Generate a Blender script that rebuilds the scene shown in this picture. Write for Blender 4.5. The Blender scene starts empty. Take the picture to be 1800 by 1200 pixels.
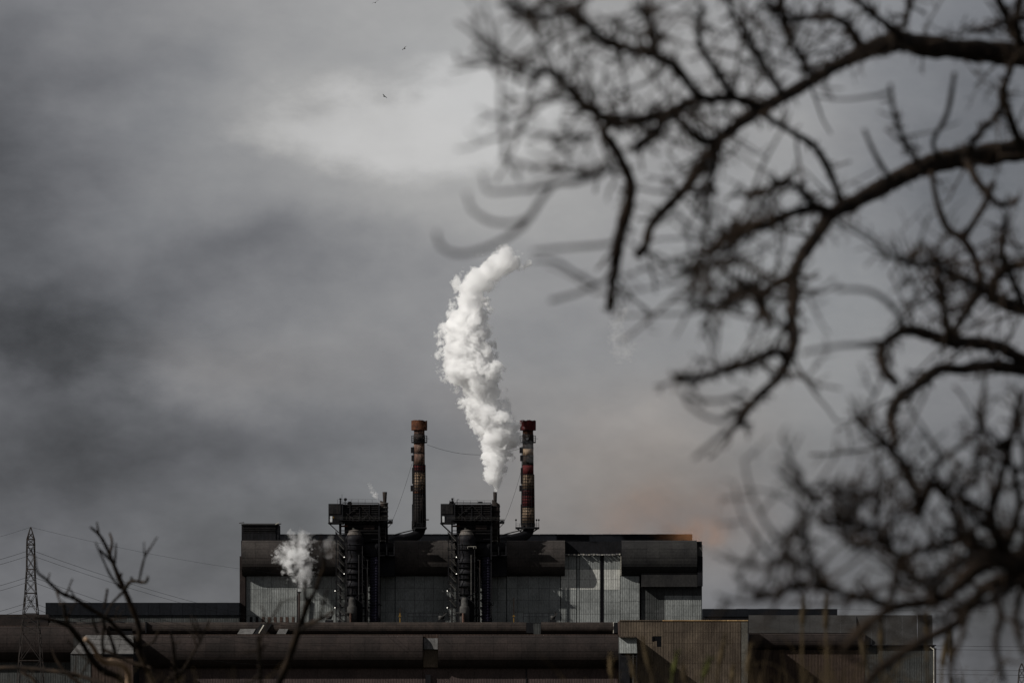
import bpy, math, random
import numpy as np
from mathutils import Vector, Matrix

# ------------------------------------------------------------------ camera, sky, sun, exposure
sc = bpy.context.scene
COL = sc.collection
ZC = 20.0            # eye height above the works' ground (the camera stands on a bank)
F = 6800.0           # focal length in picture units (1800 wide)
HY = 1215.0          # horizon row
cam = bpy.data.cameras.new('camera')
camo = bpy.data.objects.new('camera', cam); COL.objects.link(camo)
cam.sensor_fit = 'HORIZONTAL'; cam.sensor_width = 36.0
cam.lens = 36.0 * F / 1800.0
cam.shift_y = (HY - 600.0) / 1800.0
cam.clip_start = 0.5; cam.clip_end = 60000
cam.dof.use_dof = True; cam.dof.focus_distance = 1680.0; cam.dof.aperture_fstop = 3.5
camo.location = (0, 0, ZC); camo.rotation_euler = (math.radians(90), 0, 0)
sc.camera = camo

SUN_EL, SUN_SIDE = 34.4, 66.0
_e, _a = math.radians(SUN_EL), math.radians(SUN_SIDE)
SUNV = Vector((-math.sin(_a) * math.cos(_e), -math.cos(_a) * math.cos(_e), math.sin(_e)))
sun = bpy.data.lights.new('sun', 'SUN'); sun.energy = 4.5; sun.angle = math.radians(0.6); sun.color = (1.0, 0.965, 0.91)
suno = bpy.data.objects.new('sun', sun); COL.objects.link(suno)
suno.rotation_euler = SUNV.to_track_quat('Z', 'Y').to_euler(); suno.location = (-200, -100, 300)

sc.view_settings.view_transform = 'Standard'; sc.view_settings.look = 'None'
sc.view_settings.exposure = 0.0; sc.view_settings.gamma = 1.0; sc.view_settings.use_curve_mapping = False
sc.render.engine = 'CYCLES'
cy = sc.cycles
cy.use_denoising = True
cy.max_bounces = 22; cy.diffuse_bounces = 3; cy.glossy_bounces = 2; cy.transmission_bounces = 3
cy.volume_bounces = 20; cy.transparent_max_bounces = 12
cy.volume_step_rate = 1.0; cy.volume_max_steps = 256


class S:
    """a shader socket with arithmetic"""
    def __init__(s, nt, sock): s.nt, s.k = nt, sock
    def _m(s, op, *o, clamp=False):
        n = s.nt.nodes.new('ShaderNodeMath'); n.operation = op; n.use_clamp = clamp
        for i, x in enumerate((s,) + o):
            if isinstance(x, S): s.nt.links.new(x.k, n.inputs[i])
            else: n.inputs[i].default_value = float(x)
        return S(s.nt, n.outputs[0])
    def __add__(s, o): return s._m('ADD', o)
    def __radd__(s, o): return s._m('ADD', o)
    def __sub__(s, o): return s._m('SUBTRACT', o)
    def __rsub__(s, o): return S._const(s.nt, o)._m('SUBTRACT', s)
    def __mul__(s, o): return s._m('MULTIPLY', o)
    def __rmul__(s, o): return s._m('MULTIPLY', o)
    def __truediv__(s, o): return s._m('DIVIDE', o)
    @staticmethod
    def _const(nt, v):
        n = nt.nodes.new('ShaderNodeValue'); n.outputs[0].default_value = v; return S(nt, n.outputs[0])
    def ss(s, a, b, lo=0.0, hi=1.0):
        n = s.nt.nodes.new('ShaderNodeMapRange'); n.interpolation_type = 'SMOOTHSTEP'
        s.nt.links.new(s.k, n.inputs[0])
        for i, v in enumerate((a, b, lo, hi)): n.inputs[1 + i].default_value = v
        return S(s.nt, n.outputs[0])


def node(nt, kind, **ins):
    n = nt.nodes.new(kind)
    for k, v in ins.items():
        i = n.inputs[int(k[1:])] if (k[0] == 'i' and k[1:].isdigit()) else n.inputs[k]
        if isinstance(v, S): nt.links.new(v.k, i)
        elif hasattr(v, 'is_output'): nt.links.new(v, i)
        else: i.default_value = v
    return n


def noise(nt, vec, scale, detail=4.0, rough=0.5, dist=0.0):
    n = node(nt, 'ShaderNodeTexNoise', Vector=vec, Scale=scale, Detail=detail, Roughness=rough, Distortion=dist)
    return S(nt, n.outputs['Fac'] if 'Fac' in n.outputs else n.outputs[0])


def combine(nt, x, y, z):
    n = node(nt, 'ShaderNodeCombineXYZ', i0=x, i1=y, i2=z); return n.outputs[0]


def sepxyz(nt, vec):
    n = node(nt, 'ShaderNodeSeparateXYZ', i0=vec); return [S(nt, o) for o in n.outputs]


def mixc(nt, fac, a, b):
    n = nt.nodes.new('ShaderNodeMix'); n.data_type = 'RGBA'
    for i, v in ((0, fac), (6, a), (7, b)):
        if isinstance(v, S): nt.links.new(v.k, n.inputs[i])
        elif hasattr(v, 'is_output'): nt.links.new(v, n.inputs[i])
        elif isinstance(v, (tuple, list)): n.inputs[i].default_value = tuple(v)[:3] + (1.0,)
        else: n.inputs[i].default_value = v
    return n.outputs[2]


def mulc(nt, col, fac):
    n = nt.nodes.new('ShaderNodeVectorMath'); n.operation = 'SCALE'
    nt.links.new(col, n.inputs[0])
    if isinstance(fac, S): nt.links.new(fac.k, n.inputs[3])
    else: n.inputs[3].default_value = fac
    return n.outputs[0]


# ---- world: physical sky behind a deck of storm cloud (all in directions of the sky)
w = bpy.data.worlds.new('World'); sc.world = w; w.use_nodes = True
nt = w.node_tree; nt.nodes.clear()
STR = 0.1
sky = nt.nodes.new('ShaderNodeTexSky'); sky.sky_type = 'NISHITA'; sky.sun_disc = False
sky.sun_elevation = math.radians(SUN_EL); sky.sun_rotation = math.atan2(SUNV.x, SUNV.y) % (2 * math.pi)
tc = nt.nodes.new('ShaderNodeTexCoord')
gx, gy, gz = sepxyz(nt, tc.outputs['Generated'])
az = gx._m('ARCTAN2', gy); el = gz._m('ARCSINE')
U = az * 6.8 + 0.9            # in thousands of picture units
V = 1.215 - el * 6.8
q = combine(nt, U, V * 1.6, gy * 3.0)
wn = node(nt, 'ShaderNodeTexNoise', Vector=q, Scale=2.6, Detail=6.0, Roughness=0.55)
wr, wg, wb = sepxyz(nt, wn.outputs['Color'])
Uw = U + (wr - 0.5) * 0.42; Vw = V + (wg - 0.5) * 0.26
wn2 = node(nt, 'ShaderNodeTexNoise', Vector=q, Scale=9.0, Detail=5.0, Roughness=0.5)
w2r, w2g, w2b = sepxyz(nt, wn2.outputs['Color'])
Uf = Uw + (w2r - 0.5) * 0.07; Vf = Vw + (w2g - 0.5) * 0.07


def blob(cx, cy_, rx, ry, amp, uu=None, vv=None):
    uu = uu or Uw; vv = vv or Vw
    dx = (uu - cx / 1000) / (rx / 1000); dy = (vv - cy_ / 1000) / (ry / 1000)
    d = dx * dx + dy * dy
    return (d * -1.0)._m('EXPONENT') * amp


L = (noise(nt, q, 1.7, 5.0, 0.5) - 0.5) * 0.16 + (noise(nt, q, 5.0, 7.0, 0.58) - 0.5) * 0.13 + 0.207
for b in [(800, 70, 560, 250, .19), (980, 520, 430, 260, .09), (-60, 420, 380, 330, -.075), (0, 330, 200, 100, -.05),
          (-20, 560, 300, 130, -.02), (560, 450, 340, 36, -.05), (500, 595, 180, 55, .04),
          (100, 860, 520, 240, -.08), (1700, 1080, 330, 190, -.13), (1800, 260, 260, 260, -.07),
          (1460, 590, 240, 170, .06), (1120, 770, 210, 50, .035), (200, 120, 330, 140, -.035),
          (600, 1060, 420, 120, -.05), (1330, 300, 260, 160, .05), (480, 760, 420, 50, -.035), (330, 690, 200, 25, .03)]:
    L = L + blob(*b)
U2 = U + (w2r - 0.5) * 0.16 + (wr - 0.5) * 0.12; V2 = V + (w2g - 0.5) * 0.10 + (wb - 0.5) * 0.10
L = L + blob(40, 580, 340, 85, -.066, U2, V2) + blob(80, 630, 240, 32, -.016, U2, V2) + blob(250, 715, 330, 32, .022, U2, V2) + blob(800, 350, 300, 90, .075, U2, V2)
# a brighter cumulus with a firmer upper edge
c1 = blob(625, 210, 190, 85, 1.0, Uf, Vf) + blob(830, 190, 150, 90, 1.0, Uf, Vf) + blob(760, 270, 260, 120, .7, Uf, Vf)
L = L + c1.ss(0.35, 1.20) * 0.16
c2 = blob(1090, 740, 120, 28, 1.0, Uf, Vf) + blob(1260, 800, 120, 30, .9, Uf, Vf)
L = L + c2.ss(0.3, 1.2) * 0.025
L = L._m('MAXIMUM', 0.035)
ccol = mixc(nt, L.ss(0.05, 0.42), (0.95, 0.975, 1.07), (1.0, 0.993, 0.985))
warm = blob(1120, 830, 250, 150, 0.75) + blob(450, 650, 250, 60, .18)
ccol = mixc(nt, warm, ccol, (1.10, 0.96, 0.88))
ccol = mulc(nt, ccol, L * (1.0 / STR))
cover = noise(nt, q, 1.1, 4.0, 0.5).ss(0.25, 0.6, 0.93, 0.99)
final = mixc(nt, cover, sky.outputs[0], ccol)
bg = nt.nodes.new('ShaderNodeBackground'); nt.links.new(final, bg.inputs[0]); bg.inputs[1].default_value = STR
wo = nt.nodes.new('ShaderNodeOutputWorld'); nt.links.new(bg.outputs[0], wo.inputs[0])

# ------------------------------------------------------------------ materials


def new_mat(name):
    m = bpy.data.materials.new(name); m.use_nodes = True; m.node_tree.nodes.clear(); return m


def surf(name, c1, c2=None, scale=0.15, streak=0.0, streak_col=None, rough=0.8, metal=0.0, var=0.25,
         ribs=0.0, band=None, grain=0.2, axis='x'):
    """weathered sheet or paint: blotches, vertical run-off streaks, rib relief, tone varying from sheet to sheet"""
    m = new_mat(name); t = m.node_tree
    c2 = c2 or tuple(x * 0.6 for x in c1)
    geo = t.nodes.new('ShaderNodeNewGeometry'); pos = geo.outputs['Position']
    px, py, pz = sepxyz(t, pos)
    base = mixc(t, noise(t, pos, scale, 6.0, 0.6).ss(0.32, 0.68), c1, c2)
    if streak:
        sv = combine(t, px * 1.0, py * 1.0, pz * 0.05)
        sf = noise(t, sv, 1.3, 5.0, 0.7).ss(0.48, 0.72) * streak
        base = mixc(t, sf, base, streak_col or tuple(x * 0.35 for x in c1))
    if band:
        z0, z1, bc, amt = band
        mask = pz.ss(z0, z0 + (z1 - z0) * .25) * pz.ss(z1 - (z1 - z0) * .25, z1, 1, 0)
        fl = noise(t, combine(t, px * 0.5, py, pz * 2.0), 1.1, 5.0, 0.7).ss(0.48, 0.56)
        base = mixc(t, mask * fl * amt, base, bc)
    g = noise(t, combine(t, px * 1.0, py, pz * 0.35), 2.2, 3.0, 0.6).ss(0.3, 0.7, 1 - grain, 1 + grain)
    oi = t.nodes.new('ShaderNodeObjectInfo')
    rv = S(t, oi.outputs['Random']) * (2 * var) + (1 - var)
    base = mulc(t, base, g * rv)
    b = t.nodes.new('ShaderNodeBsdfPrincipled')
    t.links.new(base, b.inputs['Base Color'])
    b.inputs['Roughness'].default_value = rough; b.inputs['Metallic'].default_value = metal
    b.inputs['Specular IOR Level'].default_value = 0.08
    if ribs:
        k = {'x': px, 'z': pz}[axis]
        h = (k * (2 * math.pi / ribs))._m('SINE')
        bm = t.nodes.new('ShaderNodeBump'); bm.inputs['Strength'].default_value = 0.22; bm.inputs['Distance'].default_value = 0.12
        t.links.new(h.k, bm.inputs['Height']); t.links.new(bm.outputs[0], b.inputs['Normal'])
    o = t.nodes.new('ShaderNodeOutputMaterial'); t.links.new(b.outputs[0], o.inputs[0])
    return m


def emit(name, col, s):
    m = new_mat(name); t = m.node_tree
    e = t.nodes.new('ShaderNodeEmission'); e.inputs[0].default_value = col + (1,); e.inputs[1].default_value = s
    o = t.nodes.new('ShaderNodeOutputMaterial'); t.links.new(e.outputs[0], o.inputs[0]); return m


M = {}
M['wall'] = surf('grey_cladding', (.215, .225, .218), (.15, .158, .153), .12, .28, (.12, .115, .10), var=.10, ribs=1.0)
M['wall_light'] = surf('pale_cladding', (.43, .43, .40), (.35, .35, .325), .15, .2, (.24, .23, .2), var=.05, ribs=1.0)
M['wall_dirty'] = surf('sooty_cladding', (.060, .062, .061), (.038, .040, .039), .12, .3, (.030, .029, .027), var=.12, ribs=1.0)
M['hood'] = surf('sooty_rust_sheet', (.044, .038, .035), (.028, .025, .0235), .10, .35, (.024, .021, .019), var=.10)
M['hood_dark'] = surf('soot_black_sheet', (.028, .027, .026), (.018, .0175, .018), .10, .3, (.011, .011, .011), var=.10)
M['hood_front'] = surf('rust_brown_sheet', (.028, .0215, .0195), (.017, .014, .013), .10, .4, (.012, .010, .0095), var=.11)
M['vent'] = surf('flaking_brown_sheet', (.036, .028, .024), (.022, .018, .016), .2, .3, (.018, .014, .013), var=.12,
                 band=(41.9, 44.3, (.30, .29, .26), .9))
M['vent_plain'] = surf('brown_ridge_sheet', (.036, .029, .025), (.022, .018, .017), .2, .3, (.018, .014, .013), var=.12,
                       band=(42.6, 44.4, (.15, .14, .12), .6))
M['front_wall'] = surf('rust_cladding', (.062, .046, .043), (.044, .034, .033), .10, .35, (.036, .028, .026), var=.10, ribs=1.1)
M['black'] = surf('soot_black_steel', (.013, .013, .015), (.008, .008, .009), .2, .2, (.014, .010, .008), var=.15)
M['navy'] = surf('dark_bitumen_sheet', (.010, .011, .014), (.007, .008, .010), .1, .1, var=.1)
M['steel'] = surf('dark_steel', (.020, .0195, .020), (.011, .0105, .011), .4, .4, (.030, .018, .012), var=.2, metal=.1, rough=.7)
M['steel_grey'] = surf('grey_steel', (.062, .061, .058), (.038, .036, .034), .4, .4, (.034, .022, .016), var=.15, rough=.7)
M['vessel'] = surf('sooty_vessel_paint', (.013, .013, .0155), (.0075, .0075, .009), .35, .5, (.036, .026, .02), var=.1, rough=.6)
M['dome'] = surf('pale_vessel_paint', (.11, .10, .092), (.065, .058, .052), .3, .5, (.05, .03, .02), var=.05)
M['purple'] = surf('violet_duct_paint', (.024, .022, .038), (.014, .013, .021), .3, .5, (.009, .008, .011), var=.1)
M['pale_roof'] = surf('pale_roof_sheet', (.105, .102, .10), (.07, .068, .066), .3, .3, (.045, .042, .038), var=.12)
M['pale_trim'] = surf('pale_trim', (.5, .48, .42), (.3, .28, .24), .5, .3, (.15, .09, .05), var=.15)
M['pier'] = surf('brown_pier', (.028, .021, .019), (.018, .014, .013), .2, .4, var=.1)
M['tan'] = surf('tan_cladding', (.100, .078, .057), (.060, .047, .036), .07, .7, (.030, .022, .018), var=.10, ribs=1.1)
M['tan_strip'] = surf('grey_corner_strip', (.11, .105, .09), (.08, .075, .066), .2, .3, var=.05)
M['coping'] = surf('orange_lit_coping', (.36, .24, .12), (.24, .15, .07), .4, .4, (.1, .06, .03), var=.2)  # orange light along the top edge is put into this colour
M['grey_roof'] = surf('grey_sheet_roof', (.032, .031, .030), (.022, .021, .020), .12, .4, var=.1)
M['brown_dark'] = surf('dark_rust_wall', (.052, .036, .029), (.032, .023, .019), .1, .6, (.018, .013, .011), var=.1, ribs=1.3)
M['rust'] = surf('bright_rust', (.085, .034, .018), (.036, .017, .012), .5, .6, (.02, .012, .01), var=.12)
M['red'] = surf('dull_red_paint', (.085, .014, .015), (.034, .010, .010), .45, .5, (.02, .012, .01), var=.12)
M['cream'] = surf('stained_cream_paint', (.27, .205, .145), (.13, .085, .055), .35, .5, (.06, .03, .02), var=.1)
M['salmon'] = surf('scorched_paint', (.10, .056, .042), (.045, .028, .022), .5, .6, (.20, .16, .13), var=.1)
M['dark_stack'] = surf('dark_stack_paint', (.025, .020, .018), (.015, .013, .012), .4, .5, (.040, .022, .015), var=.1)
M['yellow'] = surf('worn_yellow_paint', (.22, .13, .03), (.13, .075, .02), 1.0, .4, var=.1)
M['lamp'] = emit('lamp_glow', (1.0, .96, .86), 2.0)
M['window'] = surf('window_black', (.006, .006, .007), (.004, .004, .005), 1.0, 0, rough=.3, var=.1)
M['window_rust'] = surf('rusty_shutter', (.075, .052, .043), (.05, .034, .028), .6, .3, var=.15)
M['sky_opening'] = surf('sky_opening', (.55, .56, .57), (.45, .46, .47), .5, 0, rough=.4, var=.02)
M['bark'] = surf('dark_bark', (.024, .0165, .011), (.008, .006, .005), 7.0, .0, var=.1, grain=.4, rough=.9)
M['twig'] = surf('dark_twig', (.027, .019, .0135), (.013, .010, .008), 6.0, .0, var=.15, rough=.9)
M['bark_pale'] = surf('bare_pale_wood', (.26, .18, .12), (.13, .085, .055), 6.0, .0, var=.05, rough=.9)
M['reed'] = surf('dry_reed', (.070, .050, .026), (.038, .028, .016), 5.0, .0, var=.25, rough=.8)
M['reed_green'] = surf('olive_reed', (.05, .055, .014), (.03, .03, .01), 5.0, .0, var=.25, rough=.8)
M['ground'] = surf('rough_ground', (.06, .05, .035), (.035, .035, .02), .05, 0, var=0, rough=1.0)
M['wire'] = surf('wire', (.02, .02, .022), (.015, .015, .016), 1.0, 0, var=.05)
M['bird'] = surf('bird_plumage', (.06, .06, .06), (.03, .03, .03), 3.0, 0, var=.1)
M['pylon'] = surf('weathered_lattice', (.035, .03, .028), (.02, .018, .017), .2, .3, (.07, .04, .025), var=.1)

# ------------------------------------------------------------------ geometry helpers


def P(px, py, D): return Vector(((px - 900.0) * D / F, D, ZC + (HY - py) * D / F))
def X(px, D): return (px - 900.0) * D / F
def Z(py, D): return ZC + (HY - py) * D / F


ORG = {}


def tag(o, label=None, cat=None, group=None, kind=None):
    if label: o['label'] = label
    if cat: o['category'] = cat
    if group: o['group'] = group
    if kind: o['kind'] = kind
    return o


def thing(name, loc, label=None, cat=None, group=None):
    o = bpy.data.objects.new(name, None); COL.objects.link(o); o.empty_display_size = 1
    o.location = loc; ORG[o.name] = Vector(loc)
    return tag(o, label, cat, group)


def place(name, mesh, parent, loc, rotx=0.0, rotz=0.0):
    o = bpy.data.objects.new(name, mesh); COL.objects.link(o)
    org = ORG.get(parent.name, Vector((0, 0, 0))) if parent else Vector((0, 0, 0))
    o.parent = parent; o.location = Vector(loc) - org
    o.rotation_euler = (rotx, 0, rotz)
    ORG[o.name] = Vector(loc)
    return o


class MB:
    def __init__(s): s.v, s.f, s.m, s.cm = [], [], [], 0
    def add(s, vs, fs):
        b = len(s.v); s.v += [tuple(p) for p in vs]
        for f in fs: s.f.append([b + i for i in f]); s.m.append(s.cm)
    def box(s, x0, x1, y0, y1, z0, z1):
        s.add([(x0, y0, z0), (x1, y0, z0), (x1, y1, z0), (x0, y1, z0), (x0, y0, z1), (x1, y0, z1), (x1, y1, z1), (x0, y1, z1)],
              [(0, 3, 2, 1), (4, 5, 6, 7), (0, 1, 5, 4), (1, 2, 6, 5), (2, 3, 7, 6), (3, 0, 4, 7)])
        return s
    def beam(s, p, q, wd, hd=None):
        p, q = Vector(p), Vector(q); hd = hd or wd
        t = q - p
        if t.length < 1e-6: return s
        t.normalize(); up = Vector((0, 0, 1)) if abs(t.z) < .9 else Vector((0, 1, 0))
        a = t.cross(up).normalized() * wd * .5; b = a.cross(t).normalized() * hd * .5
        s.add([p - a - b, p + a - b, p + a + b, p - a + b, q - a - b, q + a - b, q + a + b, q - a + b],
              [(0, 3, 2, 1), (4, 5, 6, 7), (0, 1, 5, 4), (1, 2, 6, 5), (2, 3, 7, 6), (3, 0, 4, 7)])
        return s
    def tube(s, pts, rad, n=8, cap=True):
        pts = [Vector(p) for p in pts]
        if not hasattr(rad, '__len__'): rad = [rad] * len(pts)
        b = len(s.v); ref = None
        for i, p in enumerate(pts):
            t = (pts[min(i + 1, len(pts) - 1)] - pts[max(i - 1, 0)])
            t = t.normalized() if t.length > 1e-9 else Vector((0, 0, 1))
            if ref is None:
                ref = t.cross(Vector((0, 0, 1)) if abs(t.z) < .9 else Vector((1, 0, 0))).normalized()
            ref = (ref - t * ref.dot(t))
            ref = ref.normalized() if ref.length > 1e-6 else t.orthogonal().normalized()
            bi = t.cross(ref)
            for k in range(n):
                a = 2 * math.pi * k / n
                s.v.append(tuple(p + (ref * math.cos(a) + bi * math.sin(a)) * rad[i]))
        for i in range(len(pts) - 1):
            for k in range(n):
                a, c = b + i * n + k, b + i * n + (k + 1) % n
                s.f.append([a, c, c + n, a + n]); s.m.append(s.cm)
        if cap:
            s.f.append([b + k for k in range(n)][::-1]); s.m.append(s.cm)
            e = b + (len(pts) - 1) * n
            s.f.append([e + k for k in range(n)]); s.m.append(s.cm)
        return s
    def lathe(s, cx, cyy, prof, n=24):
        b = len(s.v)
        for r, z in prof:
            for k in range(n):
                a = 2 * math.pi * k / n
                s.v.append((cx + r * math.cos(a), cyy + r * math.sin(a), z))
        for i in range(len(prof) - 1):
            for k in range(n):
                a, c = b + i * n + k, b + i * n + (k + 1) % n
                s.f.append([a, c, c + n, a + n]); s.m.append(s.cm)
        s.f.append([b + k for k in range(n)][::-1]); s.m.append(s.cm)
        e = b + (len(prof) - 1) * n
        s.f.append([e + k for k in range(n)]); s.m.append(s.cm)
        return s
    def mesh(s, name, mats, org=(0, 0, 0), smooth=False):
        me = bpy.data.meshes.new(name)
        o = Vector(org)
        me.from_pydata([(a - o.x, b - o.y, c - o.z) for a, b, c in s.v], [], s.f)
        for m in (mats if isinstance(mats, (list, tuple)) else [mats]): me.materials.append(M[m] if isinstance(m, str) else m)
        if any(s.m): me.polygons.foreach_set('material_index', s.m)
        if smooth: me.polygons.foreach_set('use_smooth', [True] * len(me.polygons))
        me.update(); return me
    def build(s, name, mats, parent=None, smooth=False, loc=None):
        org = ORG.get(parent.name, Vector((0, 0, 0))) if parent else Vector(loc or (0, 0, 0))
        me = s.mesh(name, mats, org, smooth)
        o = bpy.data.objects.new(name, me); COL.objects.link(o)
        o.parent = parent
        if not parent: o.location = org
        ORG[o.name] = org
        return o


_cache = {}


def panels(parent, px0, px1, py0, py1, D, nx, nz, mat, thick=.18, gap=.10, name='panel'):
    """a field of cladding sheets, each an object, on the plane y = D"""
    x0, x1, z1, z0 = X(px0, D), X(px1, D), Z(py0, D), Z(py1, D)
    wx, wz = (x1 - x0) / nx, (z1 - z0) / nz
    key = (round(wx, 3), round(wz, 3), mat, thick)
    if key not in _cache:
        g = gap / 2
        _cache[key] = MB().box(g, wx - g, -thick, 0, g, wz - g).mesh(name, mat)
    for i in range(nx):
        for j in range(nz):
            place(name, _cache[key], parent, (x0 + i * wx, D, z0 + j * wz), rotx=rng.uniform(-.0015, .0015))


def hood(parent, px0, px1, py0, py1, D, mat, cols, rows=6, caps=True, name='curved_hood', cap_mat=None):
    """a long half-round sheet hood standing out from the plane y = D towards the camera"""
    R = (Z(py0, D) - Z(py1, D)) / 2; Q = .8; zc = (Z(py0, D) + Z(py1, D)) / 2
    x0, x1 = X(px0, D), X(px1, D)
    mb = MB(); n = 20; r = R - .14
    for sx in (x0 + .15, x1 - .15):
        for k in range(n + 1):
            a = math.pi * k / n; mb.v.append((sx, D - Q * r * math.sin(a), zc + r * math.cos(a)))
    for k in range(n):
        mb.f.append([k, k + 1, n + 2 + k, n + 1 + k]); mb.m.append(0)
    mb.f.append(list(range(n + 1))[::-1]); mb.m.append(0)
    mb.f.append([n + 1 + k for k in range(n + 1)]); mb.m.append(0)
    base = mb.build(name, cap_mat or 'black', parent)
    wx = (x1 - x0) / cols; da = math.pi / rows; g = .035
    for j in range(rows):
        key = ('hood', round(wx, 2), round(R, 2), rows, j, mat)
        if key not in _cache:
            m = MB(); seg = 3
            for t in (0.0, .07):
                for sx in (g, wx - g):
                    for k in range(seg + 1):
                        a = da * (j + k / seg); rr = R - t + .09 * k / seg - .09
                        m.v.append((sx, -rr * Q * math.sin(a), rr * math.cos(a)))
            q = seg + 1
            for k in range(seg):
                m.f += [[k, k + 1, q + k + 1, q + k], [2 * q + k, 3 * q + k, 3 * q + k + 1, 2 * q + k + 1],
                        [k, 2 * q + k, 2 * q + k + 1, k + 1], [q + k, q + k + 1, 3 * q + k + 1, 3 * q + k]]
            m.f += [[0, q, 3 * q, 2 * q], [seg, 2 * q + seg, 3 * q + seg, q + seg]]
            m.m = [0] * len(m.f)
            _cache[key] = m.mesh('sheet', mat)
        for i in range(cols):
            place('sheet', _cache[key], base, (x0 + i * wx, D + rng.uniform(-.015, .015), zc))
    return base


def rail(mb, pts, h=1.1, step=2.0, t=.09):
    """posts, a top rail and a mid rail along a polyline"""
    for a, b in zip(pts[:-1], pts[1:]):
        a, b = Vector(a), Vector(b); n = max(1, int((b - a).length / step))
        for k in range(n + 1):
            p = a.lerp(b, k / n); mb.beam(p, p + Vector((0, 0, h)), t)
        for hh in (h, h * .5): mb.beam(a + Vector((0, 0, hh)), b + Vector((0, 0, hh)), t * .8)
    return mb


rng = random.Random(7)

# ------------------------------------------------------------------ the ground
mb = MB()
xs = [-30000, -3000, -600, -150, -60, -25, 0, 25, 60, 150, 600, 3000, 30000]
ys = [-30000, -1000, -100, -30, 0, 10, 20, 40, 60, 80, 110, 150, 200, 260, 600, 3000, 40000]
for yy in ys:
    for xx in xs:
        d = math.hypot(xx, max(yy, 0)); t = min(1, max(0, (d - 55) / 150)); t = t * t * (3 - 2 * t)
        zz = 18.3 * (1 - t) - .012 * max(0, min(d, 60)) * (1 - t)
        mb.v.append((xx, yy, zz - .02))
for j in range(len(ys) - 1):
    for i in range(len(xs) - 1):
        a = j * len(xs) + i; mb.f.append([a, a + 1, a + 1 + len(xs), a + len(xs)]); mb.m.append(0)
g = mb.build('ground', 'ground', smooth=True); tag(g, 'rough brown ground sloping down from the bank', 'ground', kind='structure')


def ground_z(d): 
    t = min(1, max(0, (d - 55) / 150)); t = t * t * (3 - 2 * t)
    return 18.3 * (1 - t) - .012 * max(0, min(d, 60)) * (1 - t) - .02


# ------------------------------------------------------------------ the melting shop (tall hall)
D0 = 1700.0
hall = thing('mill_hall', (X(828, D0), D0 + 30, 0), 'tall soot-streaked steelworks hall with half-round hoods along its front', 'factory hall')
mb = MB().box(X(432, D0), X(1234, D0), D0 + .35, D0 + 62, 0, Z(951, D0)); mb.build('wall', 'black', hall)
core = [o for o in hall.children if o.name.startswith('wall')][0]
mb = MB().box(X(489, D0 + 25), X(1217, D0 + 25), D0 + 25, D0 + 45, Z(951, D0) + .05, Z(939, D0 + 25))
rm = mb.build('roof_monitor', 'navy', hall)
mb = MB()
for k in range(46):
    xx = X(492, D0 + 25) + k * 4.0
    mb.box(xx, xx + 3.85, D0 + 24.8, D0 + 45.2, Z(939, D0 + 25) - .25, Z(939, D0 + 25) + .12 + rng.uniform(0, .12))
mb.build('ridge_cap', 'navy', hall)
# pier at the left corner
mb = MB().box(X(421.5, D0), X(431.5, D0), D0 - 1, D0 + 3, 0, Z(977, D0)); mb.build('pier', 'pier', hall)
mb = MB().box(X(424, D0), X(428, D0), D0 - .8, D0 + 4, Z(977, D0), Z(950, D0)); mb.build('pier', 'pier', hall)
# hoods
hood(hall, 426, 596, 949, 1012, D0, 'hood', 7)
hood(hall, 693.5, 800, 949, 1012, D0, 'hood', 5)
hood(hall, 891, 993, 949, 1012, D0, 'hood', 5)
hood(hall, 1092, 1224.5, 949, 1012, D0, 'hood_dark', 6)
mb = MB().box(X(596, D0), X(693.5, D0), D0 - 1.5, D0 + .2, Z(1012, D0), Z(951, D0)); mb.build('shade_panel', 'black', hall)  # black fill: shade behind the left tower put into the panel colour
mb = MB().box(X(800, D0), X(891, D0), D0 - 1.5, D0 + .2, Z(1012, D0), Z(951, D0)); mb.build('shade_panel', 'black', hall)  # same shade painted black behind the right tower
# pale edge strips on hood ends
mb = MB().box(X(1090.8, D0), X(1091.8, D0), D0 - 1.2, D0 + .2, Z(1011, D0), Z(977, D0)); mb.build('edge_strip', 'pale_trim', hall)
# cladding fields below the hoods
panels(core, 433, 522, 1012, 1082, D0 + .2, 6, 3, 'wall')
panels(core, 433, 522, 1082, 1096, D0 + .2, 6, 1, 'wall')
panels(core, 523, 598, 1012, 1096, D0 + .2, 5, 4, 'wall')
panels(core, 598, 694, 1012, 1096, D0 + .2, 6, 4, 'wall')
panels(core, 695, 796, 1012, 1096, D0 + .2, 6, 4, 'wall')
panels(core, 796, 890, 1012, 1096, D0 + .2, 6, 4, 'wall')
panels(core, 891, 985, 1012, 1096, D0 + .2, 5, 4, 'wall')
for a, b, n in ((986, 1013, 2), (1014, 1018.5, 1), (1019, 1055, 2), (1061.5, 1090, 2)):
    panels(core, a, b, 976, 1000, D0 + .2, n, 1, 'wall')
    panels(core, a, b, 1000, 1036, D0 + .2, n, 2, 'wall' if n == 1 else 'wall_light')
    panels(core, a, b, 1036, 1100, D0 + .2, n, 3, 'wall')
panels(core, 1090.5, 1124, 1012, 1100, D0 - 1.0, 2, 4, 'wall')
panels(core, 1127, 1168, 1030, 1100, D0 + .2, 3, 3, 'wall_dirty')
panels(core, 1168, 1233, 1030, 1046, D0 + .2, 4, 1, 'wall_dirty')
panels(core, 1168, 1233, 1046, 1100, D0 + .2, 4, 3, 'wall')
mb = MB().box(X(1127, D0), X(1225, D0), D0 - 3.4, D0 + .1, Z(1031, D0), Z(1004, D0)); mb.build('apron', 'hood_dark', hall)
mb = MB().box(X(1225.5, D0), X(1234.5, D0), D0 - 4, D0 + .3, Z(1030, D0), Z(978, D0)); mb.build('corner_box', 'black', hall)
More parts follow.
